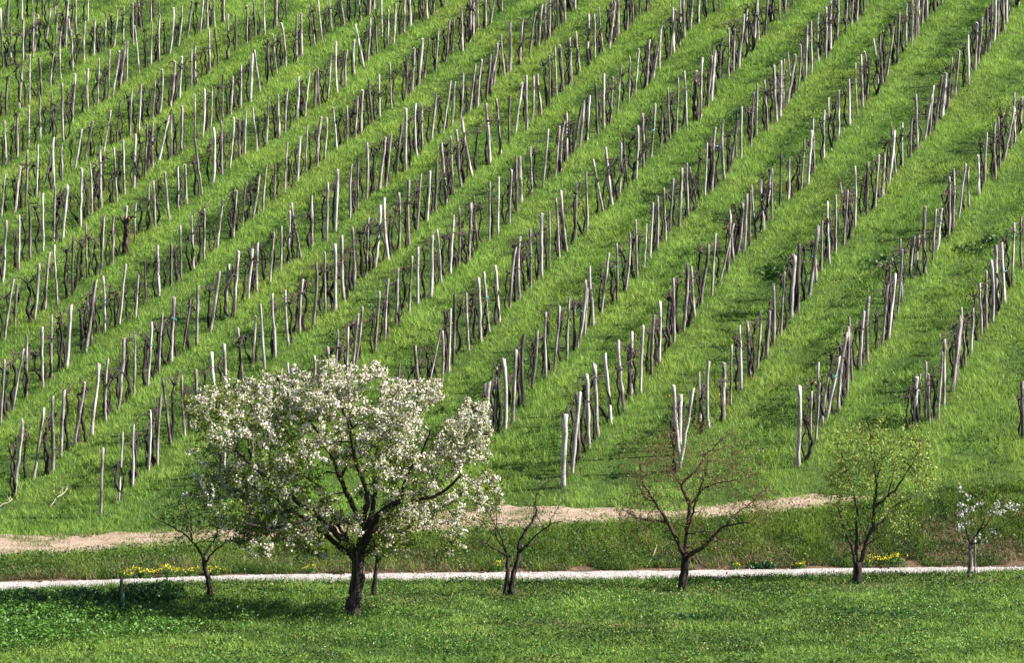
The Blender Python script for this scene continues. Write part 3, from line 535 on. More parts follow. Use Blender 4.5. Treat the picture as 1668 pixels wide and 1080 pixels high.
def vine_proto(k):
    """gnarled trunk, head with spurs, canes tied along the row (+x runs uphill)"""
    tr, cn = MB(), MB(); U = RNG.uniform
    H = U(1.1, 1.7); n = 16
    zz = np.linspace(0, 1, n)
    sgn = 1 if k % 2 else -1
    bow = np.sin(zz * math.pi) ** .8 * (U(.14, .34) if k % 4 == 2 else U(.0, .10)) * sgn
    px = bow + U(.03, .07) * np.sin(zz * U(6, 13) + U(0, 6)) + .02 * np.sin(zz * U(15, 24)); px -= px[0]
    py = U(.03, .06) * np.sin(zz * U(5, 11) + U(0, 6)); py -= py[0]
    if k % 3 == 1: px += sgn * zz ** 2 * U(.15, .45)
    P = np.stack([px, py, zz * H - .04], -1)
    r = U(.036, .056) * (1.2 - .5 * zz) * (1 + RNG.normal(0, .17, n))
    tube(tr, P, r, 6, jit=.25)
    head = P[-1]; hs = [head]
    for q in range(RNG.integers(1, 4)):      # knuckled spurs
        s = RNG.choice((-1, 1)); d = U(.08, .24)
        m = head + np.array([s * d * .5, RNG.normal() * .04, U(-.03, .08)])
        e = head + np.array([s * d, RNG.normal() * .06, U(-.10, .16) + .25 * s * d])
        tube(tr, [head - [0, 0, .06], head + [0, 0, .01], m, e], [.036, .036, .036, .022], 5, jit=.3); hs.append(e)
    if k % 2 == 0:
        bx = U(.08, .22) * -sgn
        P2 = np.stack([px * .4 + bx * np.sin(zz * math.pi) + .02 * np.sin(zz * 14), -py, zz * H * .95 - .04], -1)
        tube(tr, P2, np.linspace(.036, .024, n), 5, jit=.25)
    for q in range(RNG.integers(2, 5)):
        s = 1 if q % 2 == 0 else -1
        ln = U(.45, 1.05) if q < 2 else U(.15, .4)
        a = hs[q % len(hs)] + RNG.normal(0, .02, 3)
        def pt(f, dz): return a + np.array([s * ln * f, RNG.normal() * .05, s * ln * f * .30 + dz])
        C = catmull([a, pt(.3, U(.06, .24)), pt(.7, U(-.05, .18)), pt(1, U(-.28, .10))], .07)
        C[1:-1] += RNG.normal(0, .010, (len(C) - 2, 3))
        tube(cn, C, np.linspace(.021, .009, len(C)), 4)
    for q in range(RNG.integers(1, 4)):
        a = hs[q % len(hs)]
        tube(cn, [a, a + [RNG.normal() * .08, RNG.normal() * .08, U(.08, .18)], a + [RNG.normal() * .16, RNG.normal() * .1, U(.16, .36)]], [.014, .011, .007], 4)
    return tr, cn
VINES = [vine_proto(k) for k in range(24)]
VINE_ME = [(t.mesh('trunk', M_VINE, True), c.mesh('cane', M_CANE)) for t, c in VINES]

ONES = ['', 'first', 'second', 'third', 'fourth', 'fifth', 'sixth', 'seventh', 'eighth', 'ninth', 'tenth', 'eleventh', 'twelfth', 'thirteenth', 'fourteenth', 'fifteenth', 'sixteenth', 'seventeenth', 'eighteenth', 'nineteenth']
TENS = ['', '', 'twenty', 'thirty', 'forty', 'fifty', 'sixty']
TENTH = ['', '', 'twentieth', 'thirtieth', 'fortieth', 'fiftieth', 'sixtieth']
def nth(n):
    if n < 20: return ONES[n]
    return TENTH[n // 10] if n % 10 == 0 else TENS[n // 10] + '-' + ONES[n % 10]
ROWNAME = {-6: 'row at the picture edge', -7: 'row starting behind the light green tree', -8: 'row starting between brown and green trees',
           -9: 'row starting behind the brown bare tree', -10: 'row starting above the twin trunked tree',
           -11: 'row starting beside the blossom crown', -12: 'row emerging over the blossom crown',
           -13: 'row crossing behind the blossom crown'}
def rowname(r):
    return ROWNAME.get(r) or nth(-13 - r) + ' row above the blossom crown'

allp = []
for r, L in rows.items():
    for i, (px, py, dx, h, s) in enumerate(L):
        allp.append([h, r, i + 1, px, py, dx, s])
allp.sort(key=lambda q: -q[0])
SHADE = {'w': 'pale', 'm': 'grey brown', 'd': 'dark'}
ang = math.atan2(ROWH[1], ROWH[0])
sp_, vp_, cp_ = MB(), MB(), MB()
proto_stake = None; proto_vine = None
far_stakes = {s: MB() for s in 'wmd'}; far_tr, far_cn = MB(), MB()
nvine = 0; VINE_MAX = 298; STAKE_MAX = 297
for rank, (h, r, i, px, py, dx, s) in enumerate(allp):
    p = at_hill(px, py); D = p.y
    H = h / F * D; lean = dx / F * D
    dirv = Vector((lean, random.gauss(0, .05) * H, H)).normalized()
    q = dirv.to_track_quat('Z', 'Y').to_matrix().to_4x4() @ Matrix.Rotation(random.uniform(0, 6.28), 4, 'Z')
    th = 1.0
    if i == 1 and r in (-6, -8, -10): th = 1.45
    elif H > 2.15 or random.random() < .1: th = 1.18
    else: th = random.uniform(.72, 1.08)
    sl = Matrix.Diagonal((th, th, dirv.length * (H / dirv.z) / 2.0, 1))
    mw = Matrix.Translation(p) @ q @ sl
    kk = random.randrange(10)
    if rank < STAKE_MAX:
        if proto_stake is None:
            o = proto_stake = bpy.data.objects.new('vine_stake', STAKE_ME[s][kk])
        else:
            o = proto_stake.copy(); o.data = STAKE_ME[s][kk]
        COL.objects.link(o); o.matrix_world = mw
        lt = lean / H
        pose = 'leaning' if abs(lt) > .09 else 'upright'
        size = ''
        tag(o, f'{SHADE[s]} {pose} stake, {nth(i)} up the {rowname(r)}', 'stake', 'wooden stakes in the vineyard rows')
    else:
        V = np.concatenate(STAKES[kk].v); mm = np.array(mw)
        V = V @ mm[:3, :3].T + mm[:3, 3]
        far_stakes[s].add(V, np.zeros((0, 4), int)); base = far_stakes[s].n - len(V)
        for f in STAKES[kk].f: far_stakes[s].f.append(f + base)
    # the vines tied to it
    for vn in range(0 if (i == 1 and r in (-8, -10, -14)) else random.choices((0, 1, 2), (.05, .60, .35))[0]):
        vk = random.randrange(24); scl = min(1.12, max(.75, H / 2.0)) * random.uniform(.85, 1.1)
        off = random.uniform(.08, .34) * random.choice((-1, -1, -1, 1)) if vn == 0 else random.uniform(.35, .65)
        vx = p.x + off * ROWH[0] + random.gauss(-.09, .06); vy = p.y + off * ROWH[1] + random.gauss(0, .05)
        vz = g1(vx, vy)
        mv = Matrix.Translation((vx, vy, vz)) @ Matrix.Rotation(ang + random.gauss(0, .3), 4, 'Z') @ Matrix.Rotation(random.gauss(0, .06), 4, 'Y') @ Matrix.Scale(scl, 4)
        # canes follow the slope along the row
        if nvine < VINE_MAX:
            nvine += 1
            if proto_vine is None:
                e = proto_vine = empty('grapevine', (0, 0, 0))
                a = bpy.data.objects.new('trunk', VINE_ME[vk][0]); c = bpy.data.objects.new('cane', VINE_ME[vk][1])
                pa, pc = a, c
            else:
                e = proto_vine.copy(); COL.objects.link(e); a = pa.copy(); c = pc.copy()
                a.data, c.data = VINE_ME[vk]
            COL.objects.link(a); COL.objects.link(c)
            a.parent = e; c.parent = e; e.matrix_world = mv
            tag(e, f"{'bare vine by' if vn == 0 else 'vine beyond'} the {nth(i)} stake up the {rowname(r)}", 'grapevine', 'old grapevines tied to the stakes')
        else:
            mm = np.array(mv)
            for src, dst in ((VINES[vk][0], far_tr), (VINES[vk][1], far_cn)):
                V = np.concatenate(src.v) @ mm[:3, :3].T + mm[:3, 3]
                base = dst.n; dst.add(V, np.zeros((0, 4), int))
                for f in src.f: dst.f.append(f + base)
    # a coloured tie on a few stakes
    if rank < STAKE_MAX and s != 'd' and i > 1 and random.random() < .05:
        b = MB(); a = np.arange(9) / 8 * 2 * math.pi; zt = random.uniform(1.0, 1.45); rr = .058
        P = np.stack([np.cos(a) * rr, np.sin(a) * rr, zt + .02 * np.sin(a * 2)], -1)
        tube(b, P, .014, 4, cap=False)
        tube(b, [P[0], P[0] + [.04, -.02, -.03], P[0] + [.05, -.03, -.11]], [.012, .01, .006], 4)
        t = b.build('tie', M_TIE); t.parent = o
def join_far():
    """the small far stakes of the upper slope as one mass"""
    b = MB(); me = bpy.data.meshes.new('stake_rows')
    V = []; fs = []; mi = []; n = 0
    for k, s in enumerate('wmd'):
        m = far_stakes[s]
        if not m.v: continue
        V += m.v; 
        for f in m.f:
            if len(f): fs += [tuple(int(z) + n for z in row) for row in f]; mi += [k] * len(f)
        n += m.n
    me.from_pydata(np.concatenate(V).tolist(), [], fs)
    for s in 'wmd': me.materials.append(M_POST[s])
    me.polygons.foreach_set('material_index', mi); me.update()
    o = bpy.data.objects.new('stake_rows', me); COL.objects.link(o)
    tag(o, 'mass of smaller wooden stakes covering the far upper slope', 'stakes', kind='stuff')
join_far()
far_tr.f = [f for f in far_tr.f if len(f)]; far_cn.f = [f for f in far_cn.f if len(f)]
V_far = MB(); V_far.v = far_tr.v + far_cn.v; V_far.f = far_tr.f + [f + far_tr.n for f in far_cn.f]; V_far.n = far_tr.n + far_cn.n
tag(V_far.build('vine_rows', M_VINE), 'mass of small bare vines among the stakes of the upper slope', 'grapevines', kind='stuff')

# old thick stump of a vine
def old_stump():
    p = at_hill(204, 414); e = empty('vine_stump', p)
    b = MB()
    for q in range(5):
        a = q * 1.26; o = np.array([math.cos(a), math.sin(a), 0]) * .065
        C = catmull([o * 1.3 + [0, 0, -.05], o + [.02, 0, .35], o * 1.1 + [.06, 0, .8], o * .9 + [.05, 0, 1.1], o * 1.7 + [.1, 0, RNG.uniform(1.25, 1.5)]], .09)
        C[1:-1] += RNG.normal(0, .016, (len(C) - 2, 3))
        tube(b, C, np.linspace(.075, .035, len(C)) * (1 + RNG.normal(0, .16, len(C))), 6, jit=.25)
    tube(b, catmull([(.0, 0, 1.1), (-.12, 0, 1.25), (-.2, .02, 1.42)], .08), np.linspace(.05, .03, len(catmull([(.0, 0, 1.1), (-.12, 0, 1.25), (-.2, .02, 1.42)], .08))), 5, jit=.25)
    tube(b, catmull([(.08, 0, 1.25), (.25, 0, 1.36), (.38, 0, 1.33)], .08), .04, 5, jit=.25)
    b.build('trunk', M_STUMP, e)
    b = MB(); tube(b, catmull([(.1, 0, 1.35), (.3, 0, 1.4), (.45, 0, 1.6), (.65, 0, 1.55)], .1), .018, 5); tube(b, catmull([(.05, 0, 1.2), (-.2, 0, 1.3), (-.4, 0, 1.25)], .1), .015, 5)
    b.build('cane', M_CANE, e)
    tag(e, 'thick dark old vine stump, far stoutest on the slope', 'grapevine')
old_stump()

# ------------------------------------------------------------------ trees
def tree(name, label, base, limbs, lobes, nclus, leaf, bloom, group=None, twigmat=None, seed=1, twig_r=.012, depth=1.0, step=.13, sides=8, bark=None, cat='tree', droop=0.0, dshift=0.0, holes=.0):
    """limbs: (pixel polyline, start radius, end radius, depth reached at the end). lobes: (cx,cy,rx,ry,weight)
    leaf / bloom: (count per cluster, size, spread, colour a, colour b)"""
    global RNG
    RNG = np.random.default_rng(seed)
    bp = at_flat(*base); k = bp.y / F
    e = empty(name, bp)
    def loc(px, py, d): return np.array([(px - base[0]) * k, d, (base[1] - py) * k])
    tr, tw = MB(), MB(); nodes = []; nrad = []
    for ix, (pts, r0, r1, dep) in enumerate(limbs):
        n = len(pts); d0 = dep[0] if isinstance(dep, tuple) else 0.0; d1 = dep[1] if isinstance(dep, tuple) else dep
        P = [loc(x, y, d0 + (d1 - d0) * (q / (n - 1)) ** 1.1) for q, (x, y) in enumerate(pts)]
        C = catmull(P, step)
        rad = r0 + (r1 - r0) * np.linspace(0, 1, len(C)) ** .8
        C2 = C.copy(); C2[1:-1] += RNG.normal(0, .012, (len(C) - 2, 3))
        tube(tr if r0 > .105 or ix == 0 or (base[0] == 828 and ix == 1) else tw, C2, rad * (1 + RNG.normal(0, .05, len(C))), sides if r0 > .05 else 6, jit=.08)
        st = 0 if r0 < .08 else len(C) // 3
        nodes += list(C2[st:]); nrad += list(rad[st:])
    nodes = np.array(nodes); nrad = np.array(nrad)
    W = np.array([l[4] for l in lobes], float); W /= W.sum()
    pick = RNG.choice(len(lobes), nclus, p=W)
    cl = []
    for q in pick:
        cx, cy, rx, ry, _ = lobes[q]
        v = RNG.normal(size=3); v /= np.linalg.norm(v); v *= RNG.random() ** .45
        cl.append(loc(cx + v[0] * rx, cy - v[2] * ry, v[1] * max(.5, min(rx, 90) * k * 1.1) * depth + RNG.normal() * .25 * depth + dshift))
    cl = np.array(cl)
    ppx = cl[:, 0] / k + base[0]; ppy = base[1] - cl[:, 2] / k
    gap = vnoise(ppx, ppy, 46, seed) * .6 + vnoise(ppx, ppy, 21, seed + 5) * .5
    cl = cl[(gap > holes) | (RNG.random(nclus) < .22)]; nclus = len(cl)
    order = np.argsort([np.min(np.linalg.norm(nodes - c, axis=1)) for c in cl])
    lv, bl = [], []; paths = []
    N = np.empty((len(nodes) + nclus * 14, 3)); N[:len(nodes)] = nodes
    NR = np.empty(len(N)); NR[:len(nodes)] = nrad; cnt = len(nodes)
    for q in order:
        c = cl[q]
        d = np.linalg.norm(N[:cnt] - c, axis=1) + .25 * np.maximum(0, N[:cnt, 2] - c[2])
        j = int(np.argmin(d)); a = N[j].copy()
        ln = np.linalg.norm(c - a); m = int(min(13, max(3, ln / .16)))
        t = np.linspace(0, 1, m)[:, None]
        P = a + (c - a) * t
        P[:, 2] += np.sin(t[:, 0] * math.pi) * ln * RNG.normal(.05, .08) - droop * t[:, 0] ** 2 * ln
        P[1:] += RNG.normal(0, .02, (m - 1, 3))
        r0 = min(NR[j] * .75, twig_r * (.6 + ln * .55)); r1 = max(.003, min(twig_r * .35, r0))
        rr = np.linspace(r0, r1, m)
        tube(tw, P, rr, 4, cap=False)
        N[cnt:cnt + m - 1] = P[1:]; NR[cnt:cnt + m - 1] = rr[1:]; cnt += m - 1
        paths.append(P)
    tr.build('trunk', bark or M_BARK, e, True)
    tw.build('branches', twigmat or M_TWIG, e)
    def scatter(spec, which):
        cntp, size, spread, ca, cb, prob = spec
        out = []
        for P in paths:
            if RNG.random() > prob(P[-1] / 1.0, k, base): continue
            n = max(1, RNG.poisson(cntp)); t = RNG.random(n) ** .6
            idx = t * (len(P) - 1); i0 = np.minimum(idx.astype(int), len(P) - 2); fr = (idx - i0)[:, None]
            out.append(P[i0] * (1 - fr) + P[i0 + 1] * fr + RNG.normal(0, spread, (n, 3)))
        return np.concatenate(out)
    if leaf:
        Q = scatter(leaf, 0); b = MB(); n = len(Q)
        flat_leaves(b, Q[:, 0], Q[:, 1], Q[:, 2], RNG.uniform(.6, 1.2, n) * leaf[1], lerp(leaf[3], leaf[4], RNG.random(n)), .35)
        b.build('leaves', M_LEAF, e)
    if bloom:
        Q = scatter(bloom, 1); b = MB(); n = len(Q)
        nr = RNG.normal(size=(n, 3)); nr /= np.linalg.norm(nr, axis=1)[:, None]
        a = RNG.normal(size=(n, 3)); u = np.cross(nr, a); u /= np.linalg.norm(u, axis=1)[:, None]; v = np.cross(nr, u)
        s = (RNG.uniform(.7, 1.25, n) * bloom[1])[:, None]
        ring = []
        for g in range(5):
            an = g * 2 * math.pi / 5
            ring.append(Q + (u * math.cos(an) + v * math.sin(an)) * s + nr * s * .35)
        V = np.stack([Q] + ring, 1).reshape(-1, 3)
        f = (np.arange(n)[:, None, None] * 6 + np.array([[0, 1 + g, 1 + (g + 1) % 5] for g in range(5)])[None]).reshape(-1, 3)
        b.add(V, f, np.repeat(lerp(bloom[3], bloom[4], RNG.random(n)), 6, 0))
        b.build('blossom', M_PETAL, e)
    tag(e, label, cat, group)
    return e

always = lambda P, k, b: 1.0
def bloomy(P, k, b):          # more flowers high up and sunward, partly the crown's shade put into bloom density
    px = b[0] + P[0] / k; py = b[1] - P[2] / k
    return float(np.clip(.42 + (760 - py) / 300 + (px - 560) / 650, .28, 1))

tree('blossom_tree', 'big spreading fruit tree white with blossom in front of the gravel road', (573, 1008), [
    ([(573, 1008), (581, 952), (584, 922), (579, 898)], .185, .15, .0),
    ([(579, 905), (543, 865), (517, 838), (478, 808), (443, 778), (412, 751), (382, 722)], .10, .03, -1.2),
    ([(582, 905), (595, 873), (573, 830), (552, 786), (538, 751), (521, 725), (495, 690)], .095, .028, 1.6),
    ([(584, 904), (608, 860), (621, 834), (652, 817), (686, 812), (721, 800), (752, 770)], .095, .028, -.8),
    ([(595, 873), (604, 843), (608, 804), (607, 765), (618, 720), (640, 676)], .075, .024, (.1, 2.6)),
    ([(586, 910), (634, 882), (673, 860), (717, 838), (752, 818), (772, 800)], .08, .022, 2.4),
    ([(577, 910), (538, 884), (504, 862), (460, 838), (422, 818), (380, 800)], .08, .022, 2.6),
    ([(584, 904), (592, 850), (600, 800), (584, 750), (574, 690), (560, 640)], .085, .024, -2.2),
    ([(552, 786), (565, 755), (570, 720), (565, 680), (585, 630)], .05, .02, (.9, 2.2)),
    ([(652, 817), (665, 770), (690, 730), (705, 690)], .05, .02, (-.3, -2.0)),
    ([(517, 838), (480, 850), (440, 852), (400, 840)], .045, .018, (-.4, -1.8)),
    ([(584, 908), (560, 880), (540, 860), (520, 820), (470, 790)], .06, .02, 3.4),
    ([(586, 908), (610, 870), (640, 840), (670, 790)], .06, .02, 3.4),
], [
    (400, 690, 92, 56, 1.1), (350, 655, 48, 36, .4), (308, 662, 18, 30, .14), (325, 700, 22, 30, .15), (425, 634, 26, 22, .25), (395, 632, 16, 16, .1), (525, 640, 80, 50, 1.2), (535, 606, 22, 16, .16),
    (605, 612, 24, 18, .18), (650, 672, 80, 54, 1.1), (702, 640, 20, 16, .18), (745, 740, 56, 64, 1.1), (786, 690, 14, 36, .22), (760, 672, 14, 20, .1), (650, 760, 105, 66, 1.2),
    (455, 765, 95, 62, 1.3), (385, 812, 85, 58, 1.3), (340, 770, 45, 45, .35), (318, 815, 26, 30, .12), (700, 840, 82, 52, 1.0), (795, 815, 24, 46, .3), (545, 852, 130, 44, 1.5),
    (470, 878, 84, 38, 1.1), (400, 868, 40, 30, .35), (738, 905, 24, 34, .2), (640, 892, 50, 30, .3), (575, 720, 120, 60, .9), (520, 905, 40, 20, .2)],
    4000, (20, .042, .06, (.018, .050, .010), (.24, .29, .045), always),
    (30, .0255, .034, (.68, .60, .50), (.86, .82, .75), bloomy), seed=3, twig_r=.024, depth=2.2, dshift=.7, holes=.49)

tree('sapling', 'small dark sparse tree at the left in shade of the blossom tree', (344, 974), [
    ([(344, 974), (337, 933), (330, 903)], .085, .055, 0),
    ([(330, 903), (313, 880), (300, 867), (283, 857), (262, 845), (246, 832)], .035, .010, -.4),
    ([(313, 880), (310, 860), (310, 840), (299, 822), (292, 800)], .025, .008, .4),
    ([(331, 905), (347, 883), (353, 860), (342, 830), (345, 805)], .032, .008, .5),
    ([(335, 915), (350, 895), (367, 880), (378, 858)], .03, .008, -.6),
], [(318, 830, 42, 38, 1), (352, 850, 36, 40, 1), (300, 860, 26, 26, .4), (268, 835, 18, 14, .15)], 240,
    (5, .042, .06, (.02, .05, .012), (.07, .13, .02), always), None, seed=5, twig_r=.020, depth=.7)

tree('slender_tree', 'slim young tree with thin forked trunk right behind the blossom tree trunk', (607, 971), [
    ([(607, 971), (611, 945), (614, 918)], .075, .05, 0),
    ([(614, 918), (606, 885), (600, 855), (590, 830)], .035, .012, .4),
    ([(614, 918), (630, 898), (645, 880), (662, 850)], .035, .012, -.2),
    ([(614, 918), (618, 880), (624, 840), (626, 800)], .03, .010, .5),
], [(600, 850, 32, 36, 1), (645, 860, 32, 36, 1), (622, 815, 30, 30, .8)], 90,
    (9, .042, .07, (.04, .085, .015), (.11, .19, .03), always), (3, .026, .06, (.5, .44, .38), (.66, .62, .57), lambda P, k, b: .4), seed=6, twig_r=.018, depth=.8)

tree('twin_trunk_tree', 'nearly bare small tree with two crossing trunks and dark upswept branches', (828, 972), [
    ([(823, 972), (827, 937), (828, 905)], .075, .05, -.05),
    ([(832, 971), (838, 933), (845, 907), (847, 883), (857, 867), (873, 838), (872, 821)], .085, .02, .1),
    ([(828, 908), (810, 897), (790, 884), (777, 892), (765, 876)], .03, .009, -.5),
    ([(828, 905), (817, 890), (807, 873), (810, 850), (806, 826)], .03, .009, .4),
    ([(825, 900), (812, 867), (797, 838), (790, 815)], .028, .008, -.3),
    ([(848, 900), (873, 873), (897, 853), (917, 846)], .032, .008, -.5),
    ([(857, 892), (880, 884), (900, 882)], .018, .006, .3),
    ([(872, 824), (877, 800), (907, 780), (931, 773)], .018, .006, (.1, .5)),
    ([(873, 840), (890, 862), (905, 830), (918, 815)], .016, .006, (.1, -.4)),
], [(800, 845, 30, 36, 1), (785, 875, 22, 22, .5), (885, 840, 32, 32, .8), (905, 795, 24, 22, .4), (845, 850, 30, 40, .5)], 280,
    (3, .026, .05, (.05, .085, .02), (.14, .19, .04), lambda P, k, b: .8), None, seed=7, twig_r=.022, depth=.8)

tree('brown_tree', 'wide open crowned tree with brown twigs, almost leafless, on the meadow edge', (1113, 961), [
    ([(1112, 961), (1114, 931), (1117, 900)], .125, .10, 0),
    ([(1118, 905), (1144, 888), (1166, 865), (1185, 850), (1219, 846)], .065, .015, -.5),
    ([(1183, 851), (1197, 833), (1216, 822), (1232, 810), (1257, 786)], .035, .010, (-.4, .3)),
    ([(1115, 904), (1119, 868), (1123, 820), (1111, 791), (1134, 767), (1156, 736), (1194, 704)], .075, .012, .5),
    ([(1119, 868), (1134, 810), (1147, 767), (1150, 730)], .04, .010, -.8),
    ([(1126, 820), (1156, 789), (1207, 776)], .03, .009, (.3, -.4)),
    ([(1113, 900), (1090, 851), (1068, 818), (1046, 780), (1043, 746)], .065, .014, .4),
    ([(1089, 850), (1062, 844), (1037, 838), (1012, 822)], .035, .009, (.2, -.6)),
    ([(1068, 818), (1052, 810), (1030, 770)], .022, .008, (.3, .9)),
    ([(1117, 870), (1140, 862), (1165, 861)], .025, .008, -.6),
    ([(1111, 791), (1090, 760), (1075, 735)], .022, .008, (.4, -.3)),
    ([(1118, 890), (1150, 880), (1200, 888)], .022, .007, .6),
], [(1055, 765, 58, 78, 1), (1125, 745, 75, 70, 1.1), (1195, 760, 66, 66, 1), (1240, 820, 32, 44, .5), (1036, 830, 36, 44, .5), (1110, 830, 70, 40, .4), (1180, 880, 45, 18, .25)], 1700,
    (6, .022, .04, (.13, .08, .03), (.24, .22, .06), always), None, seed=8, twig_r=.022, depth=1.0, twigmat=M_TWIGRED)

tree('light_green_tree', 'vase shaped tree in fresh yellow green leaf beside the gravel road', (1396, 951), [
    ([(1396, 951), (1397, 932), (1397, 917)], .125, .115, 0),
    ([(1393, 922), (1388, 893), (1373, 860), (1360, 822), (1342, 818)], .05, .010, -.5),
    ([(1395, 922), (1395, 873), (1397, 833), (1393, 807), (1380, 763), (1368, 730)], .055, .012, .6),
    ([(1401, 922), (1413, 880), (1423, 853), (1425, 820), (1428, 783), (1420, 733), (1417, 692)], .07, .012, .1),
    ([(1425, 828), (1447, 807), (1463, 790), (1487, 747), (1497, 715)], .04, .010, (.1, -.5)),
    ([(1416, 872), (1443, 847), (1460, 827), (1487, 817), (1504, 808)], .042, .010, (.1, .7)),
    ([(1447, 807), (1457, 773), (1463, 755)], .025, .009, (0, .5)),
    ([(1428, 790), (1440, 745), (1446, 710)], .022, .008, (.1, .8)),
    ([(1410, 890), (1432, 872), (1456, 862)], .02, .007, -.7),
], [(1378, 745, 38, 62, 1), (1425, 725, 50, 50, 1), (1488, 735, 40, 50, 1), (1505, 780, 28, 38, .5), (1425, 790, 75, 50, 1), (1362, 800, 26, 44, .6), (1460, 845, 42, 34, .5), (1375, 855, 26, 26, .2)], 620,
    (13, .037, .04, (.11, .17, .03), (.36, .42, .085), always), None, seed=9, twig_r=.021, depth=1.0)

tree('white_sapling', 'small young tree with a few white blossom sprays on a pale trunk', (1580, 944), [
    ([(1579, 944), (1581, 915), (1580, 888)], .075, .05, 0),
    ([(1580, 892), (1572, 857), (1568, 822), (1558, 795)], .03, .008, -.2),
    ([(1582, 890), (1593, 870), (1608, 856), (1623, 838), (1638, 808)], .03, .008, .3),
    ([(1593, 870), (1603, 847), (1597, 822), (1604, 788)], .02, .007, (.1, -.4)),
    ([(1583, 888), (1600, 880), (1617, 870), (1640, 850), (1655, 835)], .02, .006, -.4),
], [(1568, 830, 16, 42, 1), (1598, 835, 26, 46, 1), (1632, 830, 24, 30, 1), (1605, 872, 30, 16, .5), (1648, 828, 14, 14, .4)], 130,
    (5, .028, .05, (.12, .14, .035), (.22, .26, .06), always), (9, .030, .05, (.58, .56, .55), (.72, .71, .70), lambda P, k, b: .22), seed=10, twig_r=.015, depth=.7,
    bark=M_POST['m'])
RNG = np.random.default_rng(77)

# support stick of the white sapling
def stick(name, label, cat, base, top, r, mat, flat=True, dy=0.0):
    p = at_flat(*base) if flat else at_hill(*base); k = p.y / F
    b = MB(); d = np.array([(top[0] - base[0]) * k, dy, (base[1] - top[1]) * k])
    n = 7; t = np.linspace(-.05, 1, n)[:, None]
    P = d * t + RNG.normal(0, .008, (n, 3)); tube(b, P, np.linspace(r, r * .8, n), 7, jit=.1)
    o = b.build(name, mat); o.location = p; tag(o, label, cat); return o
stick('support_stake', 'thin straight stake standing beside the small white blossom tree', 'stake', (1589, 941), (1588, 868), .026, M_POST['m'])
st = stick('meadow_stake', 'short dark stake with green sleeve in the shaded meadow', 'stake', (197, 1010), (198, 941), .045, M_POST['d'])
b = MB(); tube(b, [(.03, -.05, .02), (.06, -.05, .3), (.05, -.05, .62)], [.04, .04, .035], 8); b.build('sleeve', M_TUBE, st)

# dry sticks lying on slope and bank
def lying(label, a, bpt, r, hill, up=.12):
    p = at_hill(*a) if hill else a
    q = at_hill(*bpt) if hill else bpt
    d = np.array(q - p); b = MB()
    tube(b, catmull([(0, 0, .06), d * .4 + [0, 0, up], d * .7 + [0, 0, up * .8], d + [0, 0, .2]], .15), .012, 5)
    for t in (.5, .7, .85):
        s = d * t + [0, 0, up]; tube(b, [s, s + d * .15 + [RNG.normal() * .1, 0, .14]], [.008, .004], 4)
    o = b.build('dry_branch', M_DRY); o.location = p; tag(o, label, 'branch')
lying('pale dry branch lying in grass just left of the lowest stake row', at_hill(82, 828), at_hill(110, 806), .02, False, .18)
lying('bleached dry branch lying on grass by the track at picture edge', at_hill(-6, 838), at_hill(20, 826), .02, False, .18)
dB = float(col_depths(np.array([1055.]), 1)[0]) + .5
pB = Vector(((1053 - CX) / F * dB, dB, 0)); pB.z = g1(pB.x, pB.y)
dC = dB + 1.0; pC = Vector(((1070 - CX) / F * dC, dC, HC - (900 - HZ) / F * dC))
lying('thin pale stalk leaning on the bank behind the brown bare tree', pB, pC, .012, False, .05)

# ------------------------------------------------------------------ herbs
def herb(name, label, cat, pos, rx, ry, h, nleaf, size, ca, cb, nflower=0, group=None, fcol=((.60, .50, .01), (.80, .72, .05)), up=.5):
    e = empty(name, pos); b = MB(); n = nleaf
    v = RNG.normal(size=(n, 3)); v /= np.linalg.norm(v, axis=1)[:, None]; v *= RNG.random(n)[:, None] ** (.4 if nflower or h > .3 else .8)
    if h <= .3: v[:, :2] *= (.6 + .9 * vnoise(np.arctan2(v[:, 1], v[:, 0]) * 1.2 + 9, v[:, 0] * 0 + pos.x, .7, 63))[:, None]
    x = v[:, 0] * rx; y = v[:, 1] * ry
    kp = vnoise(x + pos.x, (y + pos.y) * 1.6, max(.12, rx * .3), 62) + RNG.random(n) * .5 > .62
    x, y, v = x[kp], y[kp], v[kp]; n = len(x)
    lump = .55 + .9 * vnoise(x + pos.x, y + pos.y, max(.2, rx * .4), 61)
    z = np.abs(v[:, 2]) * h * lump
    gz = ground(x + pos.x, y + pos.y) - pos.z
    flat_leaves(b, x, y, gz + z + .02, RNG.uniform(.6, 1.3, n) * size, lerp(ca, cb, RNG.random(n)), up)
    ns = max(6, nleaf // 14)
    blades(b, RNG.normal(0, rx * .45, ns), RNG.normal(0, ry * .45, ns), np.zeros(ns), RNG.uniform(.6, 1.05, ns) * h, np.full(ns, .02), np.tile([ca], (ns, 1)), .4)
    b.build('leaves', M_LEAF, e)
    if nflower:
        b = MB(); x = RNG.normal(0, rx * .5, nflower); y = RNG.normal(0, ry * .5, nflower)
        lump = .55 + .9 * vnoise(x + pos.x, y + pos.y, max(.2, rx * .4), 61)
        z = h * lump * RNG.uniform(.8, 1.15, nflower)
        flat_leaves(b, x, y, ground(x + pos.x, y + pos.y) - pos.z + z, RNG.uniform(.018, .034, nflower), lerp(fcol[0], fcol[1], RNG.random(nflower)), .4)
        tag(b.build('flower_heads', M_PETAL, e), kind='stuff')
    tag(e, label, cat, group); return e
def verge(px, off=.25):
    d = float(col_depths(np.array([float(px)]), 1)[0]) + off
    x = (px - CX) / F * d; return Vector((x, d, g1(x, d)))
YG = 'yellow flowering clumps along the gravel road'
LF = ((.03, .09, .012), (.09, .19, .03))
